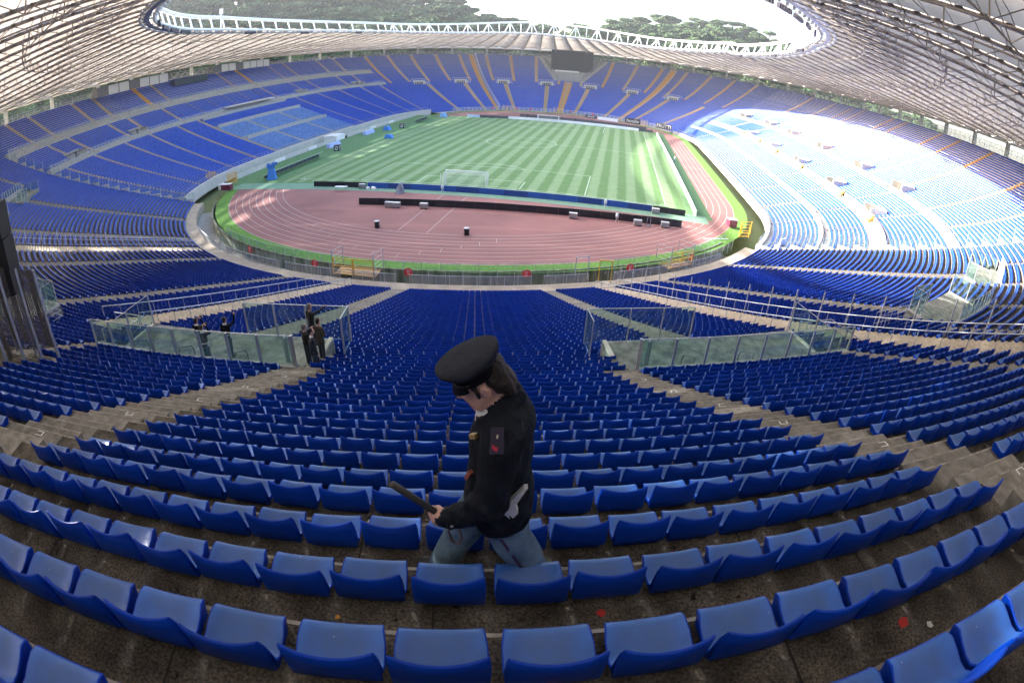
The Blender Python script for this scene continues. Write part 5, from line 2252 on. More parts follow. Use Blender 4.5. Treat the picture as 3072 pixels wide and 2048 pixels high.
for (x, y, sx, sy, sz, m_, lab, nm) in (
        (-36.5, -2.3, 2.4, 1.6, 1.1, mat('tarp_blue', (.05, .22, .62), .55), 'light blue covered box on the grass at the left halfway line', 'covered_box'),
        (-46.5, -16., 1.4, 6., 1.1, mat('panel_paleblue', (.35, .45, .72), .5), 'pale blue and white boards leaning by the left wall', 'leaning_board'),
        (-46.8, 6., 1.4, 6., 1.1, mat('panel_paleblue', (.35, .45, .72), .5), 'pale blue boards by the left wall past the tunnel', 'leaning_board'),
        (-44.3, 14., 2.2, 2., 1.3, mat('tarp_blue', (.05, .22, .62), .55), 'blue covered box by the left wall past the tunnel', 'covered_box'),
        (-38.5, 52., 2.6, 2., 1.6, mat('tarp_paleblue', (.2, .42, .75), .55), 'pale blue covered camera at the far left corner of the pitch', 'covered_camera')):
    root = thing(nm, lab, 'box', (x, y, .02))
    q = MB()
    q.prism([(-sx / 2, -sy / 2, 0), (sx / 2, -sy / 2, 0), (sx / 2, sy / 2, 0), (-sx / 2, sy / 2, 0)], [(-sx / 2 * .6, -sy / 2 * .95, sz), (sx / 2 * .5, -sy / 2 * .95, sz), (sx / 2 * .5, sy / 2 * .95, sz), (-sx / 2 * .6, sy / 2 * .95, sz)])
    q.build('cover', m_, root)
    q = MB()
    q.box((0, 0, .02), (sx + .1, sy + .1, .04))
    q.build('base', STEELD, root)
# left pitch-side wall with green rail
for (y0, y1, w) in ((-52., -8., 'near part'), (0., 56., 'far part')):
    root = wthing('pitch_wall', 'low white wall with a pale railing along the left of the pitch, ' + w, 'wall', (-50.8, y0, 0))
    q = MB()
    q.prism([(-51.0, y0, -.1), (-50.7, y0, -.1), (-50.7, y1, -.1), (-51.0, y1, -.1)], [(-51.0, y0, .95), (-50.7, y0, .95), (-50.7, y1, .95), (-51.0, y1, .95)])
    q.build('wall_body', WHITEC, root)
    q = MB()
    for yy in np.arange(y0, y1 + .1, 1.8):
        q.bar((-50.85, yy, .95), (-50.85, yy, 1.95), .06)
    for zz in (1.45, 1.95):
        q.bar((-50.85, y0, zz), (-50.85, y1, zz), .06)
    q.build('rail', mat('rail_green', (.42, .55, .42), .5), root)
    for (ya, yb) in ((y0 + 14.7, y0 + 19.), (y0 + 30., y0 + 34.)):
        q = MB()
        q.box((-50.6, (ya + yb) / 2, .5), (.08, yb - ya, .85))
        q.build('white_board', WHITEP, root)
for (x, y, w) in ((-49.0, -55.4, 'at the near left corner of the pitch'), (-56.5, -54., 'at the foot of the left stand')):
    root = thing('yellow_panel_gate', 'orange-yellow panelled gate ' + w, 'gate', (x, y, 0), 1.2)
    q = MB()
    for f in np.linspace(0.1, 2.2, 9):
        q.bar((-1.1, 0, f), (1.1, 0, f), .05, .12)
    q.build('slats', mat('gate_orange', (.62, .34, .05), .5), root)
    for sx in (-1.1, 1.1):
        q = MB()
        q.bar((sx, 0, 0), (sx, 0, 2.35), .12)
        q.build('gate_post', YELLOW, root)
root = wthing('yellow_gate_stack', 'bright yellow open gate on the sunny verge at the right bend', 'gate', (45.5, -62, 0))
for (a, b) in (((44.3, -64.0), (45.9, -63.4)), ((44.9, -62.2), (46.6, -61.4))):
    q = MB()
    A_, B_ = Vector((*a, 0)), Vector((*b, 0))
    for p in (A_, B_):
        q.bar(p, p + Vector((0, 0, 2.0)), .12)
    for z_ in (.15, 1.0, 1.95):
        q.bar(A_ + Vector((0, 0, z_)), B_ + Vector((0, 0, z_)), .09)
    q.build('gate_leaf', YELLOW, root)
root = wthing('slotted_panel', 'white slotted panel leaning at the corner of the sunlit stand', 'panel', (49.5, -69.5, 0))
q = MB()
q.prism([(48.6, -70.3, -.1), (49.6, -69.4, -.1), (49.5, -69.3, -.1), (48.5, -70.2, -.1)], [(48.9, -70.3, 2.6), (49.9, -69.4, 2.6), (49.8, -69.3, 2.6), (48.8, -70.2, 2.6)])
q.build('board', WHITEP, root)
q = MB()
for k in range(4):
    q.bar((49.0 + .14 * k, -70.16 + .13 * k, .5), (49.15 + .14 * k, -70.16 + .13 * k, 1.7), .08, .05)
q.build('slots', STEELD, root)
q = MB()
flat_line(q, [(38.2, -68.), (42.2, -66.)], .3, .03)
tag(q.build('cable_ramp', WHITEP), 'white cable cover lying across the track at the right bend', 'cable cover')

# ------------------------------------------------------------------ hill and trees
LEAFD = mat('leaf_dark', (.058, .105, .040), .8, spec=.2, objvar=.35, scale=.5, c2=(.040, .068, .034))
LEAFM = mat('leaf_mid', (.100, .165, .055), .8, spec=.2, objvar=.35, scale=.5, c2=(.045, .080, .030))
BARK = mat('bark', (.10, .07, .05), .9)


def crown_mesh(name, lobes, n_leaf, size, m_):
    v, f = [], []
    for (cx_, cy_, cz_, rx, ry, rz_, share) in lobes:
        n = int(n_leaf * share)
        for _ in range(n):
            d = rng.normal(size=3)
            d /= np.linalg.norm(d)
            r = .62 + .42 * rng.random() ** .6
            p = np.array([cx_ + d[0] * rx * r, cy_ + d[1] * ry * r, cz_ + d[2] * rz_ * r])
            nrm = d * .8 + rng.normal(size=3) * .55
            nrm /= np.linalg.norm(nrm)
            t = np.cross(nrm, rng.normal(size=3))
            t /= np.linalg.norm(t)
            b = np.cross(nrm, t)
            s = size * (.55 + .9 * rng.random())
            i = len(v)
            k = 5
            for j in range(k):
                a = 2 * math.pi * j / k
                rr = s * (.6 + .5 * rng.random())
                v.append(tuple(p + rr * (math.cos(a) * t + math.sin(a) * b) + nrm * s * .25 * rng.random()))
            f.append(tuple(range(i, i + k)))
    me = bpy.data.meshes.new(name)
    me.from_pydata(v, [], f)
    me.materials.append(m_)
    return me


def lobes_pine(h):
    L = [(0, 0, h, 5.2, 5.2, 1.5, .34)]
    for k in range(6):
        a = 2 * math.pi * k / 6 + rng.random()
        L.append((3.2 * math.cos(a), 3.2 * math.sin(a), h - .4 + rng.random() * .8, 2.6, 2.6, 1.1, .11))
    return L


def lobes_round(h):
    L = [(0, 0, h * .62, 3.2, 3.2, 3.2, .28)]
    for k in range(8):
        a = 2 * math.pi * k / 8 + rng.random()
        L.append((2.4 * math.cos(a), 2.4 * math.sin(a), h * (.42 + .4 * rng.random()), 2.0, 2.0, 1.9, .09))
    return L


CROWN = [crown_mesh('pine_crown', lobes_pine(11.5), 900, .62, LEAFD), crown_mesh('oak_crown', lobes_round(9.5), 900, .62, LEAFM), crown_mesh('oak_crown', lobes_round(8.), 900, .6, LEAFD),
         crown_mesh('cypress_crown', [(0, 0, 6.5, 1.15, 1.15, 6.2, 1.)], 500, .5, LEAFD)]


def trunk_mesh(h, limbs):
    q = MB()
    q.tube([(0, 0, -1), (.1, .05, h * .5), (.05, .1, h)], [.42, .3, .16], 7)
    for k in range(limbs):
        a = 2 * math.pi * k / limbs + .4
        q.tube([(.06, .06, h * .72), (1.3 * math.cos(a), 1.3 * math.sin(a), h * .9), (2.6 * math.cos(a), 2.6 * math.sin(a), h * 1.02)], [.16, .1, .05], 5)
    me = bpy.data.meshes.new('trunk')
    me.from_pydata(q.v, [], q.f)
    me.materials.append(BARK)
    return me


TRUNK = [trunk_mesh(10.8, 6), trunk_mesh(5.5, 5), trunk_mesh(4.5, 5), trunk_mesh(6, 0)]
# skyline angles seen from the camera: azimuth, elevation in degrees
SKY = [(-90, 7.0), (-75, 8.5), (-60, 9.5), (-50, 9.6), (-45, 9.1), (-38, 8.8), (-30, 7.9), (-25.4, 6.9), (-20, 6.2), (-16.6, 5.3), (-13, 4.3), (-10.8, 4.0), (-8, 3.4), (-6, 3.1), (-4.2, 3.9), (-1, 4.7), (2.9, 5.4),
       (7, 5.9), (11.8, 6.1), (14.5, 5.9), (16.8, 5.3), (18.5, 3.8), (22, 2.2), (28, 1.6), (40, 1.2), (60, 1.0)]


def sky_el(a):
    return float(np.interp(a, [s[0] for s in SKY], [s[1] for s in SKY]))


def hill_d(a):
    return 470. if a < 0 else 520.


def hill_z(a, r):
    top = CAM[2] + hill_d(a) * math.tan(rad(sky_el(a))) - 7.0
    r0, r1 = 190., hill_d(a)
    t = min(1., max(0., (r - r0) / (r1 - r0)))
    base_ = -2.2
    t2 = t ** 1.15
    z = base_ + (top - base_) * t2
    if r > r1:
        z -= (r - r1) * .3
    return z + 2.0 * math.sin(a * 1.7 + r * .05) * t


def cam_polar(a, r):
    return CAM[0] + r * math.sin(rad(a)), CAM[1] + r * math.cos(rad(a))


# the distance from the camera at which the hillside begins, outside the stadium
def hill_r0(a):
    return 290.
va, fa = [], []
AZ = np.arange(-92, 62.1, 2.0)
RR = np.linspace(0, 1, 16)
for a in AZ:
    for t in RR:
        r = 250 + t * 420
        x, y = cam_polar(a, r)
        va.append((x, y, hill_z(a, r)))
for i in range(len(AZ) - 1):
    for j in range(len(RR) - 1):
        q0 = i * len(RR) + j
        fa.append((q0, q0 + 1, q0 + len(RR) + 1, q0 + len(RR)))
# keep the hill outside the stadium walls
keep = []
va_np = np.array(va)


def outside(x, y, m_=122.):
    yy = min(CY, max(-CY, y))
    return math.hypot(x - CX, y - yy) > m_


fa = [f for f in fa if all(outside(va[k][0], va[k][1]) for k in f)]
me = bpy.data.meshes.new('hill')
me.from_pydata(va, [], fa)
me.materials.append(mat('hill_ground', (.11, .12, .055), .95, scale=.04, c2=(.20, .18, .09), coord='World', detail=8.))
me.polygons.foreach_set('use_smooth', [True] * len(fa))
tag(link('hill', me), kind='structure')

wood = [[], [], []]
for _ in range(5200):
    a = rng.uniform(-88, 34)
    t = rng.random() ** .75
    r = 262 + t * (hill_d(a) - 255)
    x, y = cam_polar(a, r)
    if not outside(x, y, 128):
        continue
    k = rng.choice([0, 1, 2], p=[.26, .42, .32])
    s = rng.uniform(.7, 1.3)
    wood[k].append(((x, y, hill_z(a, r) - .8), (0, 0, rng.uniform(0, 6.28)), (s, s, s * rng.uniform(.85, 1.15))))
# single pines and cypresses that stand clear on the skyline
named = []
PINES = [(-44.5, 0, 1.3, 'tall umbrella pine highest on the left hill by the roof edge'), (-37.5, 0, 1.2, 'broad umbrella pine on the left hill crest'), (-18.6, 0, 1.25, 'left of the two umbrella pines at the right end of the left hill'),
         (-16.9, 0, 1.35, 'right of the two umbrella pines at the right end of the left hill'), (-25.0, 1, 1.3, 'rounded dark tree on the left hill below the pines'), (-11.4, 2, 1.2, 'low dark tree on the saddle between the hills'),
         (3.4, 0, 1.1, 'umbrella pine at the left end of the right hill crest'), (7.2, 0, 1.15, 'umbrella pine in the middle of the right hill crest'), (9.6, 0, 1.4, 'tallest umbrella pine on the right hill crest'),
         (11.0, 0, 1.2, 'broad pine right of the tallest one, right hill'), (12.6, 3, 1.0, 'slim dark cypress on the right hill crest'), (13.5, 1, 1.2, 'round tree right of the cypress, right hill'),
         (14.9, 0, 1.15, 'umbrella pine towards the right end of the right hill'), (16.6, 0, 1.2, 'last umbrella pine at the right end of the right hill')]
for (a, k, s, lab) in PINES:
    r = hill_d(a) - 6
    x, y = cam_polar(a, r)
    root = thing({0: 'pine_tree', 1: 'broadleaf_tree', 2: 'broadleaf_tree', 3: 'cypress_tree'}[k], lab, 'tree', (x, y, hill_z(a, r) - .5), a, 'trees on the skyline')
    root.scale = (s, s, s)
    link('trunk', TRUNK[k], root)
    c = link('crown', CROWN[k], root)
    named.append((k, c))
src = {0: next(c for k, c in named if k == 0), 1: next(c for k, c in named if k == 1), 2: next(c for k, c in named if k == 2)}
for k, nm, lab in ((0, 'pine_wood', 'dark green pine wood covering the hills behind the stadium'), (1, 'oak_wood', 'mid green broadleaf wood covering the hills behind the stadium'), (2, 'evergreen_wood', 'dark broadleaf wood covering the hills behind the stadium')):
    scatter(nm, [w[0] for w in wood[k]], [w[1] for w in wood[k]], [w[2] for w in wood[k]], src[k], lab, 'wood')
root = thing('radio_mast', 'white mast rising from the trees on the left hill', 'mast', (*cam_polar(-41.2, 330), hill_z(-41.2, 330)))
q = MB()
q.tube([(0, 0, 0), (0, 0, 26)], [.5, .35], 8)
q.build('pole', WHITEP, root)
q = MB()
q.box((0, 0, 25.), (1.6, 1.6, 3.5))
q.build('antenna_panels', WHITEP, root)


# ------------------------------------------------------------------ people
def sdf_mesh(name, prims, mats, h, parent=None, disp=None, smooth_it=1):
    """one continuous skin round tapered limbs: smooth union of round cones and ellipsoids, meshed with surface nets.
    prim: ('c', a, b, ra, rb, material, blend) or ('e', centre, (rx, ry, rz), material, blend, (pitch))"""
    lo, hi = np.full(3, 1e9), np.full(3, -1e9)
    for p in prims:
        if p[0] == 'c':
            r = max(p[3], p[4])
            for q in (p[1], p[2]):
                lo = np.minimum(lo, np.array(q) - r); hi = np.maximum(hi, np.array(q) + r)
        else:
            r = max(p[2])
            lo = np.minimum(lo, np.array(p[1]) - r); hi = np.maximum(hi, np.array(p[1]) + r)
    lo -= 3 * h
    hi += 3 * h
    n = np.ceil((hi - lo) / h).astype(int) + 1
    gx, gy, gz = [lo[k] + h * np.arange(n[k]) for k in range(3)]
    X, Y, Z = np.meshgrid(gx, gy, gz, indexing='ij')
    X, Y, Z = X.astype(np.float32), Y.astype(np.float32), Z.astype(np.float32)

    def dist(p, X, Y, Z):
        if p[0] == 'c':
            a, b, ra, rb = np.array(p[1], np.float32), np.array(p[2], np.float32), p[3], p[4]
            ab = b - a
            L2 = float(ab @ ab) + 1e-9
            t = np.clip(((X - a[0]) * ab[0] + (Y - a[1]) * ab[1] + (Z - a[2]) * ab[2]) / L2, 0, 1)
            return np.sqrt((X - a[0] - t * ab[0]) ** 2 + (Y - a[1] - t * ab[1]) ** 2 + (Z - a[2] - t * ab[2]) ** 2) - (ra + (rb - ra) * t)
        c, r = p[1], p[2]
        dx, dy, dz = X - c[0], Y - c[1], Z - c[2]
        if len(p) > 5 and p[5]:
            ca, sa = math.cos(p[5]), math.sin(p[5])
            dx, dz = ca * dx - sa * dz, sa * dx + ca * dz       # pitched about the side axis
        k0 = np.sqrt((dx / r[0]) ** 2 + (dy / r[1]) ** 2 + (dz / r[2]) ** 2)
        k1 = np.sqrt((dx / r[0] ** 2) ** 2 + (dy / r[1] ** 2) ** 2 + (dz / r[2] ** 2) ** 2) + 1e-6
        return k0 * (k0 - 1) / k1

    V = None
    for p in prims:
        d = dist(p, X, Y, Z)
        k = p[6] if p[0] == 'c' else p[4]
        if V is None:
            V = d
        else:
            hh = np.clip(.5 + .5 * (V - d) / k, 0, 1)
            V = V * (1 - hh) + d * hh - k * hh * (1 - hh)
    if disp is not None:
        V = V + disp(X, Y, Z)
    S = V < 0
    c8 = [S[i:S.shape[0] - 1 + i, j:S.shape[1] - 1 + j, k:S.shape[2] - 1 + k] for i in (0, 1) for j in (0, 1) for k in (0, 1)]
    cnt = sum(c.astype(np.int8) for c in c8)
    mixed = (cnt > 0) & (cnt < 8)
    I, J, K = np.nonzero(mixed)
    idx = np.full(mixed.shape, -1, np.int64)
    idx[I, J, K] = np.arange(len(I))
    acc = np.zeros((len(I), 3))
    wt = np.zeros(len(I))
    corners = [(i, j, k) for i in (0, 1) for j in (0, 1) for k in (0, 1)]
    for a in corners:
        for ax in range(3):
            if a[ax]:
                continue
            b = list(a)
            b[ax] = 1
            va = V[I + a[0], J + a[1], K + a[2]]
            vb = V[I + b[0], J + b[1], K + b[2]]
            m_ = (va < 0) != (vb < 0)
            t = np.where(m_, va / np.where(m_, va - vb, 1), 0)
            pos = np.stack([np.full(len(I), a[q], float) for q in range(3)], 1)
            pos[:, ax] += t
            acc[m_] += pos[m_]
            wt[m_] += 1
    verts = lo + h * (np.stack([I, J, K], 1) + acc / wt[:, None])
    faces = []
    for ax in range(3):
        u, v = (ax + 1) % 3, (ax + 2) % 3
        sl0 = [slice(1, -1)] * 3
        A = S.take(range(0, S.shape[ax] - 1), axis=ax)
        B = S.take(range(1, S.shape[ax]), axis=ax)
        E = np.nonzero(A != B)
        E = np.stack(E, 1)
        ok = (E[:, u] >= 1) & (E[:, v] >= 1) & (E[:, u] < mixed.shape[u]) & (E[:, v] < mixed.shape[v])
        E = E[ok]
        q = []
        for du, dv in ((-1, -1), (0, -1), (0, 0), (-1, 0)):
            c = E.copy()
            c[:, u] += du
            c[:, v] += dv
            q.append(idx[c[:, 0], c[:, 1], c[:, 2]])
        q = np.stack(q, 1)
        flip = ~A[tuple(E.T)]
        q[flip] = q[flip][:, ::-1]
        faces.append(q)
    faces = np.concatenate(faces)
    faces = faces[(faces >= 0).all(1)]
    x, y, z = (verts[:, k].astype(np.float32) for k in range(3))
    D = np.stack([dist(p, x, y, z) for p in prims])
    lab = np.array([p[5] if p[0] == 'c' else p[3] for p in prims])[D.argmin(0)]
    me = bpy.data.meshes.new(name)
    me.from_pydata(verts.tolist(), [], faces.tolist())
    for mt in mats:
        me.materials.append(mt)
    me.polygons.foreach_set('material_index', lab[faces[:, 0]].astype(np.int32))
    me.polygons.foreach_set('use_smooth', np.ones(len(faces), bool))
    me.update()
    return link(name, me, parent)


NAVY = mat('uniform_navy', (.0120, .0165, .027), .85, spec=.18, scale=18., c2=(.0055, .0068, .0110), bump=.9, bscale=16.)
CAPN = mat('cap_navy', (.016, .019, .030), .8, spec=.2, scale=30., var=.2, bump=.2, bscale=220.)
CAPB = mat('cap_black', (.004, .004, .005), .7, spec=.2)
TROU = mat('trouser_greyblue', (.105, .165, .235), .85, spec=.15, var=.22, scale=7., bump=.3, bscale=60.)
PURPLE = mat('stripe_purple', (.05, .02, .06), .8)
SHIRT = mat('shirt_white', (.72, .73, .74), .8)
LEATHW = mat('white_leather', (.62, .64, .67), .45)
BATON = mat('baton_rubber', (.045, .042, .038), .55)
BROWN = mat('strap_brown', (.11, .055, .035), .6)
GOLD = mat('brass_tag', (.42, .30, .12), .4, metal=.5)
JEAN = mat('jeans_dark', (.03, .045, .065), .85)
SHOE = mat('shoe_dark', (.018, .014, .012), .5)
BLUEJ = mat('blazer_navy', (.008, .012, .026), .8)
BRNJ = mat('jacket_brown', (.075, .060, .045), .8)
BLKJ = mat('jacket_black', (.012, .012, .013), .8)
LIP = mat('lip', (.36, .16, .14), .5)

# --- the policeman walking along the row: local X forward, Y to his left (towards the camera), Z up
vaz = rad(-11.54)
u_dir = Vector((math.sin(vaz), math.cos(vaz), 0))
r_dir = Vector((math.cos(vaz), -math.sin(vaz), 0))
DP = 2.17
pos = Vector((CAM[0], CAM[1], 0)) + u_dir * DP
cop = thing('person', 'policeman in dark jacket and peaked cap walking along the seat row with a baton', 'person', (pos.x, pos.y, row_z(61) + .045))
cop.rotation_euler = (0, 0, math.atan2(-r_dir.y, -r_dir.x))
Z0 = .10          # seat steps sit a little lower than his drawn sole line


def P(f, l, z):
    return (f, l, z + Z0 * (z / 1.85))


bt = rad(30)
dv, uv = np.array([math.cos(bt), 0, -math.sin(bt)]), np.array([math.sin(bt), 0, math.cos(bt)])
hc = np.array(P(.075, .0, 1.605))


def H(d, l, u):
    q = hc + dv * d + uv * u
    return (q[0], l, q[2])


pr = []
# torso and jacket (material 0)
pr += [('e', P(-.03, 0, 1.18), (.172, .245, .30), 0, .05), ('e', P(-.055, 0, 1.38), (.150, .235, .13), 0, .05), ('e', P(-.03, 0, .93), (.190, .235, .22), 0, .06),
       ('c', P(-.035, -.10, .86), P(-.035, .10, .86), .175, .175, 0, .05), ('c', P(-.04, -.17, 1.42), P(-.04, .17, 1.42), .085, .085, 0, .06),
       ('c', P(-.045, .0, 1.44), P(-.03, 0, 1.47), .110, .098, 0, .04)]
# sleeves
pr += [('c', P(-.035, .20, 1.40), P(.02, .275, 1.05), .098, .086, 0, .035), ('c', P(.02, .275, 1.05), P(.215, .235, .905), .084, .062, 0, .03), ('c', P(.205, .236, .912), P(.245, .228, .885), .063, .060, 0, .008),
       ('c', P(-.035, -.20, 1.40), P(-.09, -.27, 1.08), .095, .082, 0, .035), ('c', P(-.09, -.27, 1.08), P(.06, -.25, .84), .080, .060, 0, .03)]
# trousers (1)
pr += [('c', P(-.03, .10, .80), P(-.19, .12, .44), .135, .112, 1, .03), ('c', P(-.19, .12, .44), P(-.345, .10, .12), .112, .098, 1, .03),
       ('c', P(.0, -.10, .80), P(.19, -.11, .44), .135, .112, 1, .03), ('c', P(.19, -.11, .44), P(.325, -.10, .10), .112, .095, 1, .03)]
# shoes (4)
pr += [('c', P(-.36, .10, .06), P(-.22, .10, .045), .052, .046, 4, .02), ('c', P(.33, -.10, .05), P(.50, -.10, .04), .052, .042, 4, .02)]
# head and neck (2)
pr += [('e', H(0, 0, .02), (.118, .098, .118), 2, .03, bt), ('e', H(.045, 0, -.055), (.082, .078, .085), 2, .04, bt), ('c', H(.088, 0, -.118), H(.075, 0, -.115), .034, .036, 2, .03),
       ('c', H(.105, 0, .005), H(.140, 0, -.032), .012, .019, 2, .014), ('c', H(.120, -.012, -.038), H(.120, .012, -.038), .012, .012, 2, .012),
       ('c', H(.112, -.018, -.076), H(.112, .018, -.076), .0095, .0095, 5, .012), ('c', H(.107, -.016, -.090), H(.107, .016, -.090), .0095, .0095, 5, .012),
       ('c', H(-.015, 0, -.06), P(.0, 0, 1.44), .072, .074, 2, .04), ('c', H(-.035, .04, -.02), H(.06, .066, -.085), .03, .026, 2, .03), ('c', H(-.035, -.04, -.02), H(.06, -.066, -.085), .03, .026, 2, .03)]
for sg in (1, -1):
    pr += [('e', H(-.018, sg * .104, -.012), (.026, .014, .040), 2, .006, bt), ('c', H(-.010, sg * .106, .018), H(-.036, sg * .112, -.004), .010, .010, 2, .004)]
# collar (0) standing round the neck, shirt front (3)
pr += [('c', P(.072, .05, 1.415), P(.040, .105, 1.445), .026, .024, 0, .015), ('c', P(.040, .105, 1.445), P(-.06, .105, 1.495), .024, .026, 0, .015), ('c', P(-.06, .105, 1.495), P(-.115, 0, 1.515), .026, .03, 0, .015),
       ('c', P(-.115, 0, 1.515), P(-.06, -.105, 1.495), .03, .026, 0, .015), ('c', P(-.06, -.105, 1.495), P(.06, -.08, 1.42), .024, .024, 0, .015),
       ('c', P(.070, .052, 1.445), P(.085, .015, 1.405), .022, .020, 3, .010), ('c', P(.050, .070, 1.470), P(.070, .052, 1.445), .012, .016, 3, .008)]
# left hand gripping the baton: palm, four fingers curled round, thumb on top
ha = np.array(P(.285, .225, .868))
bdir = np.array([.215, .035, .285])
bdir = bdir / np.linalg.norm(bdir)
side = np.cross(bdir, [0, 1, 0]); side /= np.linalg.norm(side)
nrm_ = np.cross(side, bdir)
hp = lambda a, b, c: tuple(ha + bdir * a + side * b + nrm_ * c)
pr += [('c', P(.235, .228, .890), tuple(ha + side * .0 + bdir * -.005), .036, .040, 2, .02), ('e', tuple(ha), (.046, .034, .050), 2, .02)]
for k in range(4):
    o_ = -.045 + .028 * k
    rr = (.0125, .0135, .0135, .0125)[k]
    pr += [('c', hp(o_, .034, .018), hp(o_ + .004, .050, -.012), rr + .001, rr, 2, .006), ('c', hp(o_ + .004, .050, -.012), hp(o_ + .002, .022, -.040), rr, rr - .001, 2, .006), ('c', hp(o_ + .002, .022, -.040), hp(o_, -.010, -.030), rr - .001, rr - .002, 2, .006)]
pr += [('c', hp(.01, -.030, .012), hp(.045, -.022, -.016), .0155, .0135, 2, .008), ('c', hp(.045, -.022, -.016), hp(.066, .004, -.026), .0135, .011, 2, .006)]
# right hand, relaxed
pr += [('c', P(.06, -.25, .84), P(.10, -.245, .77), .036, .034, 2, .015)]
for k in range(4):
    pr += [('c', P(.085 + .018 * k, -.245, .765), P(.10 + .018 * k, -.24, .715), .011, .010, 2, .005), ('c', P(.10 + .018 * k, -.24, .715), P(.095 + .018 * k, -.23, .68), .010, .009, 2, .005)]
pr += [('c', P(.075, -.225, .80), P(.10, -.20, .755), .013, .011, 2, .006)]


def folds(X, Y, Z):
    ridge = lambda t: 1 - 2 * np.abs(np.sin(t))
    w = np.exp(-((Z - 1.05) / .40) ** 2) * (Z < 1.46)
    arm = np.exp(-(((X - .06) / .16) ** 2 + ((Z - 1.06) / .17) ** 2)) * (Y > .12)
    waist = np.exp(-((Z - .92) / .13) ** 2)
    return (.0050 * ridge(13 * Z + 7 * X + 1.6 * np.sin(9 * X + 4 * Y)) + .0035 * np.sin(41 * X - 24 * Z + 11 * Y)) * w + \
        .0085 * ridge(24 * Z - 16 * X + 2 * np.sin(8 * Y)) * arm + .0060 * ridge(15 * X + 9 * Z + 2 * Y) * waist + \
        .0065 * ridge(11 * X + 8 * Z + 3 * Y) * (Z < .80)


body = sdf_mesh('body', pr, [NAVY, TROU, SKIN, SHIRT, SHOE, LIP], .0075, cop, folds)
hair = [('e', H(-.062, 0, .035), (.080, .100, .090), 0, .03, bt), ('e', H(-.098, 0, -.045), (.050, .078, .062), 0, .03, bt), ('c', H(-.10, .045, -.06), H(-.115, .05, -.105), .040, .022, 0, .02), ('c', H(-.10, -.045, -.06), H(-.115, -.05, -.105), .040, .022, 0, .02),
        ('c', H(-.11, 0, -.06), H(-.130, 0, -.11), .045, .022, 0, .02), ('c', H(.018, .094, .04), H(.026, .096, -.030), .016, .011, 0, .01), ('c', H(.018, -.094, .04), H(.026, -.096, -.030), .016, .011, 0, .01),
        ('c', H(-.065, .085, .02), H(-.075, .078, -.05), .022, .018, 0, .015), ('c', H(-.065, -.085, .02), H(-.075, -.078, -.05), .022, .018, 0, .015)]
sdf_mesh('hair', hair, [HAIR], .009, cop, lambda X, Y, Z: .003 * np.sin(160 * Y + 35 * Z + 30 * X) + .002 * np.sin(70 * Z + 90 * X))


# peaked cap: band, flared crown, visor
def Hv(d, l, u):
    q = hc + dv * d + uv * u
    return Vector((q[0], q[1] + l, q[2]))


capo = thing('cap_holder', None, None) if False else None
q = MB()
n = 28
prof = [(.118, .042, 0), (.121, .056, 0), (.121, .088, 0), (.126, .094, 0), (.142, .106, .004), (.157, .124, .006), (.164, .140, .008), (.161, .148, .008), (.148, .152, .006), (.080, .155, .004), (.0, .157, .0)]
base_i = len(q.v)
for (r, u_, sh) in prof:
    for k in range(n):
        a = 2 * math.pi * k / n
        fr = math.cos(a)
        lift = .014 * max(0, fr) * (r > .125) * (1 if u_ < .18 else .5) - .018 * (1 - abs(fr)) * (r > .15)
        q.v.append(tuple(Hv(-.004 + r * fr * 1.03 + sh * .6, r * math.sin(a), u_ + lift)))
for j in range(len(prof) - 1):
    for k in range(n):
        a_, b_ = base_i + j * n + k, base_i + j * n + (k + 1) % n
        q.f.append((a_, b_, b_ + n, a_ + n))
        q.mi.append(1 if j < 3 else 0)
cap = q.build('peaked_cap', [CAPN, CAPB], cop, True)
q = MB()
vis_pts = []
for j, (ex, dn) in enumerate(((-.004, .062), (.010, .040), (.026, .010), (.029, .004))):
    for k in range(13):
        a = rad(-72 + 12 * k)
        w = math.cos(rad(-72 + 12 * k) * 1.2)
        vis_pts.append(Hv(.118 * math.cos(a) + ex * w + .004, (.118 + ex * .25) * math.sin(a), dn + .004 + .020 * (1 - w) * (j > 0)))
q.v = [tuple(p) for p in vis_pts]
for j in range(3):
    for k in range(12):
        a_ = j * 13 + k
        q.f.append((a_, a_ + 1, a_ + 14, a_ + 13))
        q.mi.append(0)
vo = q.build('visor', mat('visor_black', (.004, .004, .005), .5, spec=.2), cap, True)
sm = vo.modifiers.new('thickness', 'SOLIDIFY')
sm.thickness = .006
q = MB()
q.tube([Hv(.125 * math.cos(rad(a)), .125 * math.sin(rad(a)), .062) for a in range(-80, 81, 16)], .004, 5)
q.build('chin_cord', mat('cord_grey', (.012, .012, .014), .5), cap, True)
# sewn details of the jacket
SEAM = mat('jacket_seam', (.020, .024, .034), .8)
q = MB()
q.tube([P(-.125, .165, 1.49), P(-.13, .225, 1.40), P(-.12, .262, 1.30), P(-.075, .275, 1.22)], .0045, 5)
q.build('armhole_seam', SEAM, cop, True)
q = MB()
q.tube([tuple(np.array(P(.238, .230, .888)) + .064 * (math.cos(t) * np.array([.35, 0, .94]) + math.sin(t) * np.array([0, 1, 0]))) for t in np.linspace(0, 6.283, 17)], .006, 5, caps=False)
q.build('cuff_band', SEAM, cop, True)
q = MB()
q.lathe([(0, .004), (.008, .003), (.009, 0)], P(.215, .305, .905), 10)
q.build('cuff_button', STEEL, cop)
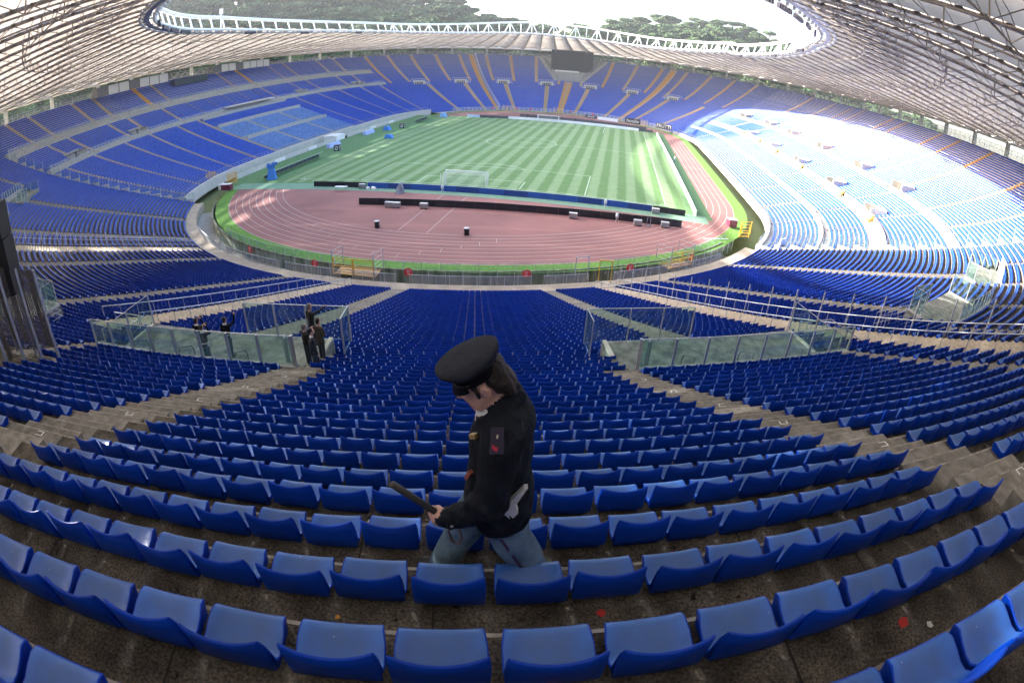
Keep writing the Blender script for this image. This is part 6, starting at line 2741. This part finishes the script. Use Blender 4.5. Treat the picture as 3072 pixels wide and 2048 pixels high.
# side stripe, holster, badges
q = MB()
for a, b, c in ((P(-.045, .236, .74), P(-.195, .234, .44), .011), (P(-.195, .234, .44), P(-.355, .203, .12), .011)):
    a, b = Vector(a), Vector(b)
    q.quad(a + Vector((-c, .004, 0)), a + Vector((c, .004, 0)), b + Vector((c, .004, 0)), b + Vector((-c, .004, 0)))
q.build('side_stripe', PURPLE, cop)
q = MB()
for ring in ([(-.170, 1.15), (-.150, 1.145), (-.085, 1.05), (-.115, 1.03)], [(-.115, 1.035), (-.080, 1.045), (-.060, .985), (-.105, .93), (-.130, .97)], [(-.075, 1.03), (-.020, .87), (-.010, .845), (-.075, .835), (-.100, .87), (-.085, .94)]):
    fr_ = [Vector(P(f, .256 - .02 * abs(f + .08), z)) for f, z in ring]
    bk_ = [p - Vector((0, .035, 0)) for p in fr_]
    q.prism(bk_, fr_)
q.build('white_holster', LEATHW, cop)
q = MB()
ep = [Vector(P(f, l, z)) for f, l, z in ((.022, .222, 1.495), (-.034, .215, 1.495), (-.038, .272, 1.395), (.028, .276, 1.395))]
nrm2 = (ep[1] - ep[0]).cross(ep[3] - ep[0]).normalized()
if nrm2.y < 0:
    nrm2 = -nrm2
ep = [p + nrm2 * .040 for p in ep]
q.prism([p - nrm2 * .05 for p in ep], ep)
epo = q.build('epaulette', mat('epaulette_purple', (.028, .022, .045), .7), cop)
q = MB()
ex_, ey_ = (ep[1] - ep[0]), (ep[3] - ep[0])
E2 = lambda a, b: ep[0] + ex_ * a + ey_ * b + nrm2 * .002
q.poly([E2(.12, .58), E2(.5, .74), E2(.88, .58), E2(.88, .76), E2(.5, .92), E2(.12, .76)])
q.build('red_chevron', mat('chevron_red', (.5, .03, .05), .7), epo)
q = MB()
q.poly([E2(.5 + .09 * math.cos(t), .30 + .09 * math.sin(t)) for t in np.linspace(0, 6.0, 9)])
q.build('star', mat('star_pale', (.6, .55, .4), .5), epo)
for (f, l, z, w, h_, rot_, m_, nm) in ((.112, .125, 1.36, .042, .024, .5, GOLD, 'name_tag'), (.138, .155, 1.13, .022, .060, -.35, mat('patch_red', (.32, .09, .06), .6), 'chest_patch')):
    c = Vector(P(f, l, z))
    nn = Vector((.62, .78, .1)).normalized()
    tx = Vector((-.78, .62, 0)).normalized()
    ty = nn.cross(tx)
    cx_, sx_ = math.cos(rot_), math.sin(rot_)
    tx2, ty2 = tx * cx_ + ty * sx_, -tx * sx_ + ty * cx_
    q = MB()
    fr_ = [c + nn * .004 + tx2 * a * w / 2 + ty2 * b * h_ / 2 for a, b in ((-1, -1), (1, -1), (1, 1), (-1, 1))]
    q.prism([p - nn * .03 for p in fr_], fr_)
    q.build(nm, m_, cop)
bt_root = thing('police_baton', 'grey-brown rubber baton with a strap held in the policeman\'s hand', 'baton', tuple(cop.location))
bt_root.rotation_euler = cop.rotation_euler
q = MB()
tip = Vector(P(.518, .262, 1.150))
hv = Vector(tuple(ha)) + Vector(tuple(nrm_)) * -.012 + Vector(tuple(side)) * .018
dd = (tip - hv).normalized()
q.tube([hv - dd * .075, hv, hv + dd * .1, tip - dd * .012, tip], [.020, .0195, .020, .0205, .014], 10)
q.build('shaft', BATON, bt_root, True)
q = MB()
e0 = hv - dd * .06
q.tube([e0, e0 + Vector((.012, .02, -.06)), e0 + Vector((-.005, .03, -.14)), e0 + Vector((-.045, .03, -.165)), e0 + Vector((-.06, .025, -.11)), e0 + Vector((-.045, .01, -.03)), e0], .006, 6)
q.build('strap', BROWN, bt_root, True)


def small_person(label, loc, face, pose, top, bottom, hairm, shirt=None, cap=None, belt=False, H_=1.78, long=False, h=.02):
    """pose: dict with left/right (elbow, wrist) offsets in body axes (forward, left, up), feet stance"""
    root = thing('person', label, 'person', tuple(loc), math.atan2(face[1], face[0]))
    k = H_ / 1.78
    S3 = lambda f, l, z: (f * k, l * k, z * k)
    pr = [('e', S3(-.01, 0, 1.20), (.125, .185, .24), 0, .05), ('e', S3(-.01, 0, .98), (.12, .165, .14), 0, .05), ('c', S3(-.02, -.15, 1.40), S3(-.02, .15, 1.40), .06, .06, 0, .05), ('c', S3(-.01, 0, 1.42), S3(.01, 0, 1.54), .055, .05, 2, .03),
          ('e', S3(.02, 0, 1.655), (.098, .078, .118), 2, .03), ('c', S3(.075, 0, 1.60), S3(.06, 0, 1.585), .034, .036, 2, .02), ('c', S3(.105, 0, 1.665), S3(.122, 0, 1.635), .010, .014, 2, .01),
          ('e', S3(.0, .08, 1.645), (.02, .012, .032), 2, .01), ('e', S3(.0, -.08, 1.645), (.02, .012, .032), 2, .01)]
    if long:
        pr += [('e', S3(-.02, 0, .86), (.135, .175, .20), 0, .04)]
    st_ = pose.get('stance', (.03, -.02))
    for sg, ff in ((1, st_[0]), (-1, st_[1])):
        w_ = pose.get('wide', .11)
        pr += [('c', S3(0, sg * .09, .92), S3(ff * .6, sg * (.09 + w_) / 2, .50), .095, .07, 1, .03), ('c', S3(ff * .6, sg * (.09 + w_) / 2, .50), S3(ff - .02, sg * w_, .10), .07, .055, 1, .03), ('c', S3(ff - .03, sg * w_, .05), S3(ff + .15, sg * (w_ + .03), .04), .045, .04, 3, .02)]
    for sg, nm in ((1, 'left'), (-1, 'right')):
        e, w_ = pose[nm]
        sh = S3(-.02, sg * .19, 1.39)
        e, w_ = S3(*e), S3(*w_)
        d_ = np.array(w_) - np.array(e)
        d_ = d_ / np.linalg.norm(d_)
        pr += [('c', sh, e, .062, .052, 0, .03), ('c', e, w_, .052, .040, 0, .02)]
        hw = np.array(w_)
        pr += [('c', tuple(hw), tuple(hw + d_ * .07), .034, .034, 2, .01)]
        for j in range(4):
            o_ = np.array([0, (j - 1.5) * .017, 0])
            pr += [('c', tuple(hw + d_ * .07 + o_), tuple(hw + d_ * .125 + o_ + np.array([.012, 0, -.012])), .011, .009, 2, .006)]
        pr += [('c', tuple(hw + d_ * .03), tuple(hw + d_ * .07 + np.array([.02, -sg * .035, .01])), .013, .010, 2, .006)]
    if shirt:
        pr += [('c', S3(-.02, -.05, 1.47), S3(-.02, .05, 1.47), .045, .045, 4, .015)]
    sdf_mesh('body', pr, [top, bottom, SKIN, SHOE, SHIRT], h, root)
    hr = [('e', S3(-.025, 0, 1.70), (.098, .086, .098), 0, .02), ('c', S3(-.07, 0, 1.64), S3(-.065, 0, 1.58), .05, .04, 0, .02)]
    sdf_mesh('hair', hr, [hairm], .014, root)
    if cap:
        q = MB()
        q.lathe([(.098 * k, 1.69 * k), (.104 * k, 1.735 * k), (.135 * k, 1.775 * k), (.12 * k, 1.80 * k), (0, 1.81 * k)], (.0, 0, 0), 14)
        q.build('peaked_cap', CAPN, root, True)
    if belt:
        q = MB()
        q.lathe([(.150 * k, .985 * k), (.154 * k, 1.0 * k), (.154 * k, 1.03 * k), (.150 * k, 1.045 * k)], (0, 0, 0), 16)
        for i_, v_ in enumerate(q.v):
            q.v[i_] = (v_[0] * .92, v_[1] * 1.22, v_[2])
        b_ = q.build('white_belt', LEATHW, root, True)
        q = MB()
        q.box((-.05, -.20, .96), (.10, .05, .16))
        q.build('holster', LEATHW, b_)
    return root


def item(parent_loc, face, off, size, label, cat, nm, m_, H_=1.78):
    f = Vector((face[0], face[1], 0)).normalized()
    l = Vector((-f.y, f.x, 0))
    c = Vector(parent_loc) + f * off[0] + l * off[1] + Vector((0, 0, off[2]))
    root = thing(nm, label, cat, tuple(c), math.atan2(f.y, f.x))
    q = MB()
    q.box((0, 0, 0), size)
    q.build('body', m_, root)
    q = MB()
    q.tube([(size[0] / 2, 0, 0), (size[0] / 2 + .03, 0, 0)], .022, 10)
    q.build('lens', BLACKP, root)
    return root


to_pitch = Vector((-.22, .97, 0)).normalized()
UPP = {'left': ((.22, .20, 1.33), (.30, .08, 1.58)), 'right': ((.22, -.22, 1.32), (.28, -.07, 1.57))}
pl = [((9.15, -126.5), 'leftmost policeman behind the glass holding up a camera, white belt', UPP), ((9.86, -126.95), 'middle policeman behind the glass aiming a camera, white belt', UPP),
      ((10.45, -126.1), 'right policeman behind the glass raising one arm, white belt', {'left': ((.02, .25, 1.12), (.20, .12, .98)), 'right': ((.16, -.33, 1.47), (.24, -.36, 1.76)), 'stance': (.14, -.12)})]
for (xy, lab, pose) in pl:
    lz = (xy[0], xy[1], PZ + .003)
    small_person(lab, lz, to_pitch, pose, NAVY, TROU, HAIR, True, False, True)
    if 'aiming' in lab or 'holding' in lab:
        item(lz, to_pitch, (.40, 0, 1.63), (.08, .13, .09), 'small black camera held up by the %s policeman' % lab.split()[0], 'camera', 'camera', BLACKP)
DOWN = {'left': ((.0, .25, 1.12), (.10, .24, .88)), 'right': ((.0, -.25, 1.12), (.08, -.24, .88))}
look = Vector((.35, .94, 0)).normalized()
zb_ = row_z(43)
small_person('man in dark blue blazer and jeans standing on the aisle by the left platform', (15.25, -126.95, PZ + .60), Vector((.75, .66, 0)).normalized(), {**DOWN, 'stance': (.16, -.10)}, BLUEJ, JEAN, HAIR, True, long=True)
small_person('man in brown jacket seen from behind on the left platform', (14.45, -125.2, PZ + .003), Vector((.25, .97, 0)).normalized(), {'left': ((-.02, .27, 1.15), (.14, .16, 1.05)), 'right': ((-.02, -.27, 1.15), (.14, -.16, 1.05))}, BRNJ, JEAN, HAIR, long=True)
small_person('grey-haired man in black jacket behind the man in blue', (14.15, -125.75, PZ + .003), look, {'left': ((.2, .2, 1.25), (.33, .06, 1.42)), 'right': DOWN['right']}, BLKJ, JEAN, HAIRG)
small_person('tall grey-haired man in dark jacket pointing towards the pitch', (13.55, -124.3, PZ + .003), look, {'left': ((.02, .25, 1.12), (.14, .2, .95)), 'right': ((.26, -.24, 1.42), (.52, -.26, 1.50))}, BLKJ, JEAN, HAIRG, H_=1.85)
small_person('man in white and blue bending by the white board on the right', (39.6, -4.8, .02), Vector((-1, 0, 0)), DOWN, mat('top_white', (.6, .62, .66), .8), mat('shorts_blue', (.02, .06, .3), .8), HAIR, h=.03)
small_person('steward in dark clothes by the far goal', (9.0, 60.5, .02), Vector((0, -1, 0)), DOWN, BLKJ, BLKJ, HAIR, h=.03)
small_person('steward in dark clothes on the far red area left of the goal', (-9.0, 62.5, .02), Vector((0, -1, 0)), DOWN, BLKJ, BLKJ, HAIR, h=.03)

# ------------------------------------------------------------------ litter on the near steps
PAPW, PAPR, PAPO = mat('paper_white', (.7, .7, .68), .8), mat('paper_red', (.55, .03, .03), .7), mat('paper_orange', (.6, .25, .03), .7)


def paper(u, R, z, s, m_, lab, curl=.3):
    p = pt('near', u, R, z)
    q = MB()
    a = random.uniform(0, 6.28)
    n = 5
    pts = []
    for k in range(n):
        t = a + 2 * math.pi * k / n
        rr = s * random.uniform(.6, 1.2)
        pts.append((rr * math.cos(t), rr * math.sin(t), .004 + s * curl * random.random()))
    c = (0, 0, .006 + s * curl * .4)
    for k in range(n):
        q.poly([pts[k], pts[(k + 1) % n], c])
    o = q.build('paper_scrap', m_)
    o.location = p
    sd__ = o.modifiers.new('thickness', 'SOLIDIFY')
    sd__.thickness = .0015
    tag(o, lab, 'litter', 'litter on the steps')


for (r, u, dR, s, m_, lab) in (
        (62, 14.75, .50, .020, PAPW, 'white paper scrap on the step just right of the policeman\'s legs'), (62, 14.86, .36, .034, PAPR, 'red paper scrap between seats, right of the policeman'),
        (62, 13.98, .40, .022, PAPO, 'small orange scrap on the step, left below the policeman'), (61, 14.10, .42, .045, PAPW, 'torn white paper beside the seat behind the baton hand'),
        (63, 14.62, .30, .045, PAPR, 'red scrap at the bottom edge of the picture between two seats'), (63, 15.75, .40, .045, PAPR, 'crumpled red scrap on the step at lower right'), (63, 15.86, .50, .035, PAPW, 'dull white smear of paper on the step at lower right'),
        (61, 15.30, .38, .02, PAPR, 'tiny red scrap two seats right of the policeman'), (60, 14.60, .30, .03, PAPO, 'orange and red scrap just right of the policeman\'s jacket'), (61, 14.42, .42, .03, PAPW, 'white scrap under the policeman\'s stride'),
        (62, 13.4, .45, .02, PAPW, 'small white crumb on the step at lower left'), (61, 13.1, .40, .02, PAPW, 'white crumb on the step above the lower left seats'), (60, 13.9, .35, .025, PAPW, 'white ticket on the step left of the baton'),
        (57, 14.05, .30, .02, PAPR, 'tiny red scrap on the steps behind the policeman\'s chest'), (63, 13.6, .55, .02, PAPW, 'white crumb on the bottom step, lower left'), (63, 14.3, .55, .018, PAPW, 'white crumb on the bottom step, centre')):
    paper(u, row_front(r) + dR, row_z(r) + .003, s, m_, lab)
# ------------------------------------------------------------------ the hazy air of the stadium
def haze(density):
    q = MB()
    q.prism([(-900, -500, -4), (900, -500, -4), (900, 900, -4), (-900, 900, -4)], [(-900, -500, 190), (900, -500, 190), (900, 900, 190), (-900, 900, 190)])
    mt = bpy.data.materials.new('haze_air')
    mt.use_nodes = True
    n, l = mt.node_tree.nodes, mt.node_tree.links
    n.clear()
    o = n.new('ShaderNodeOutputMaterial')
    v = n.new('ShaderNodeVolumePrincipled')
    v.inputs['Color'].default_value = (.86, .91, 1, 1)
    v.inputs['Density'].default_value = density
    v.inputs['Anisotropy'].default_value = .2
    l.new(v.outputs[0], o.inputs['Volume'])
    ob = q.build('haze', mt)
    tag(ob, 'thin pale haze filling the air of the stadium', 'haze', kind='stuff')


haze(.00020)
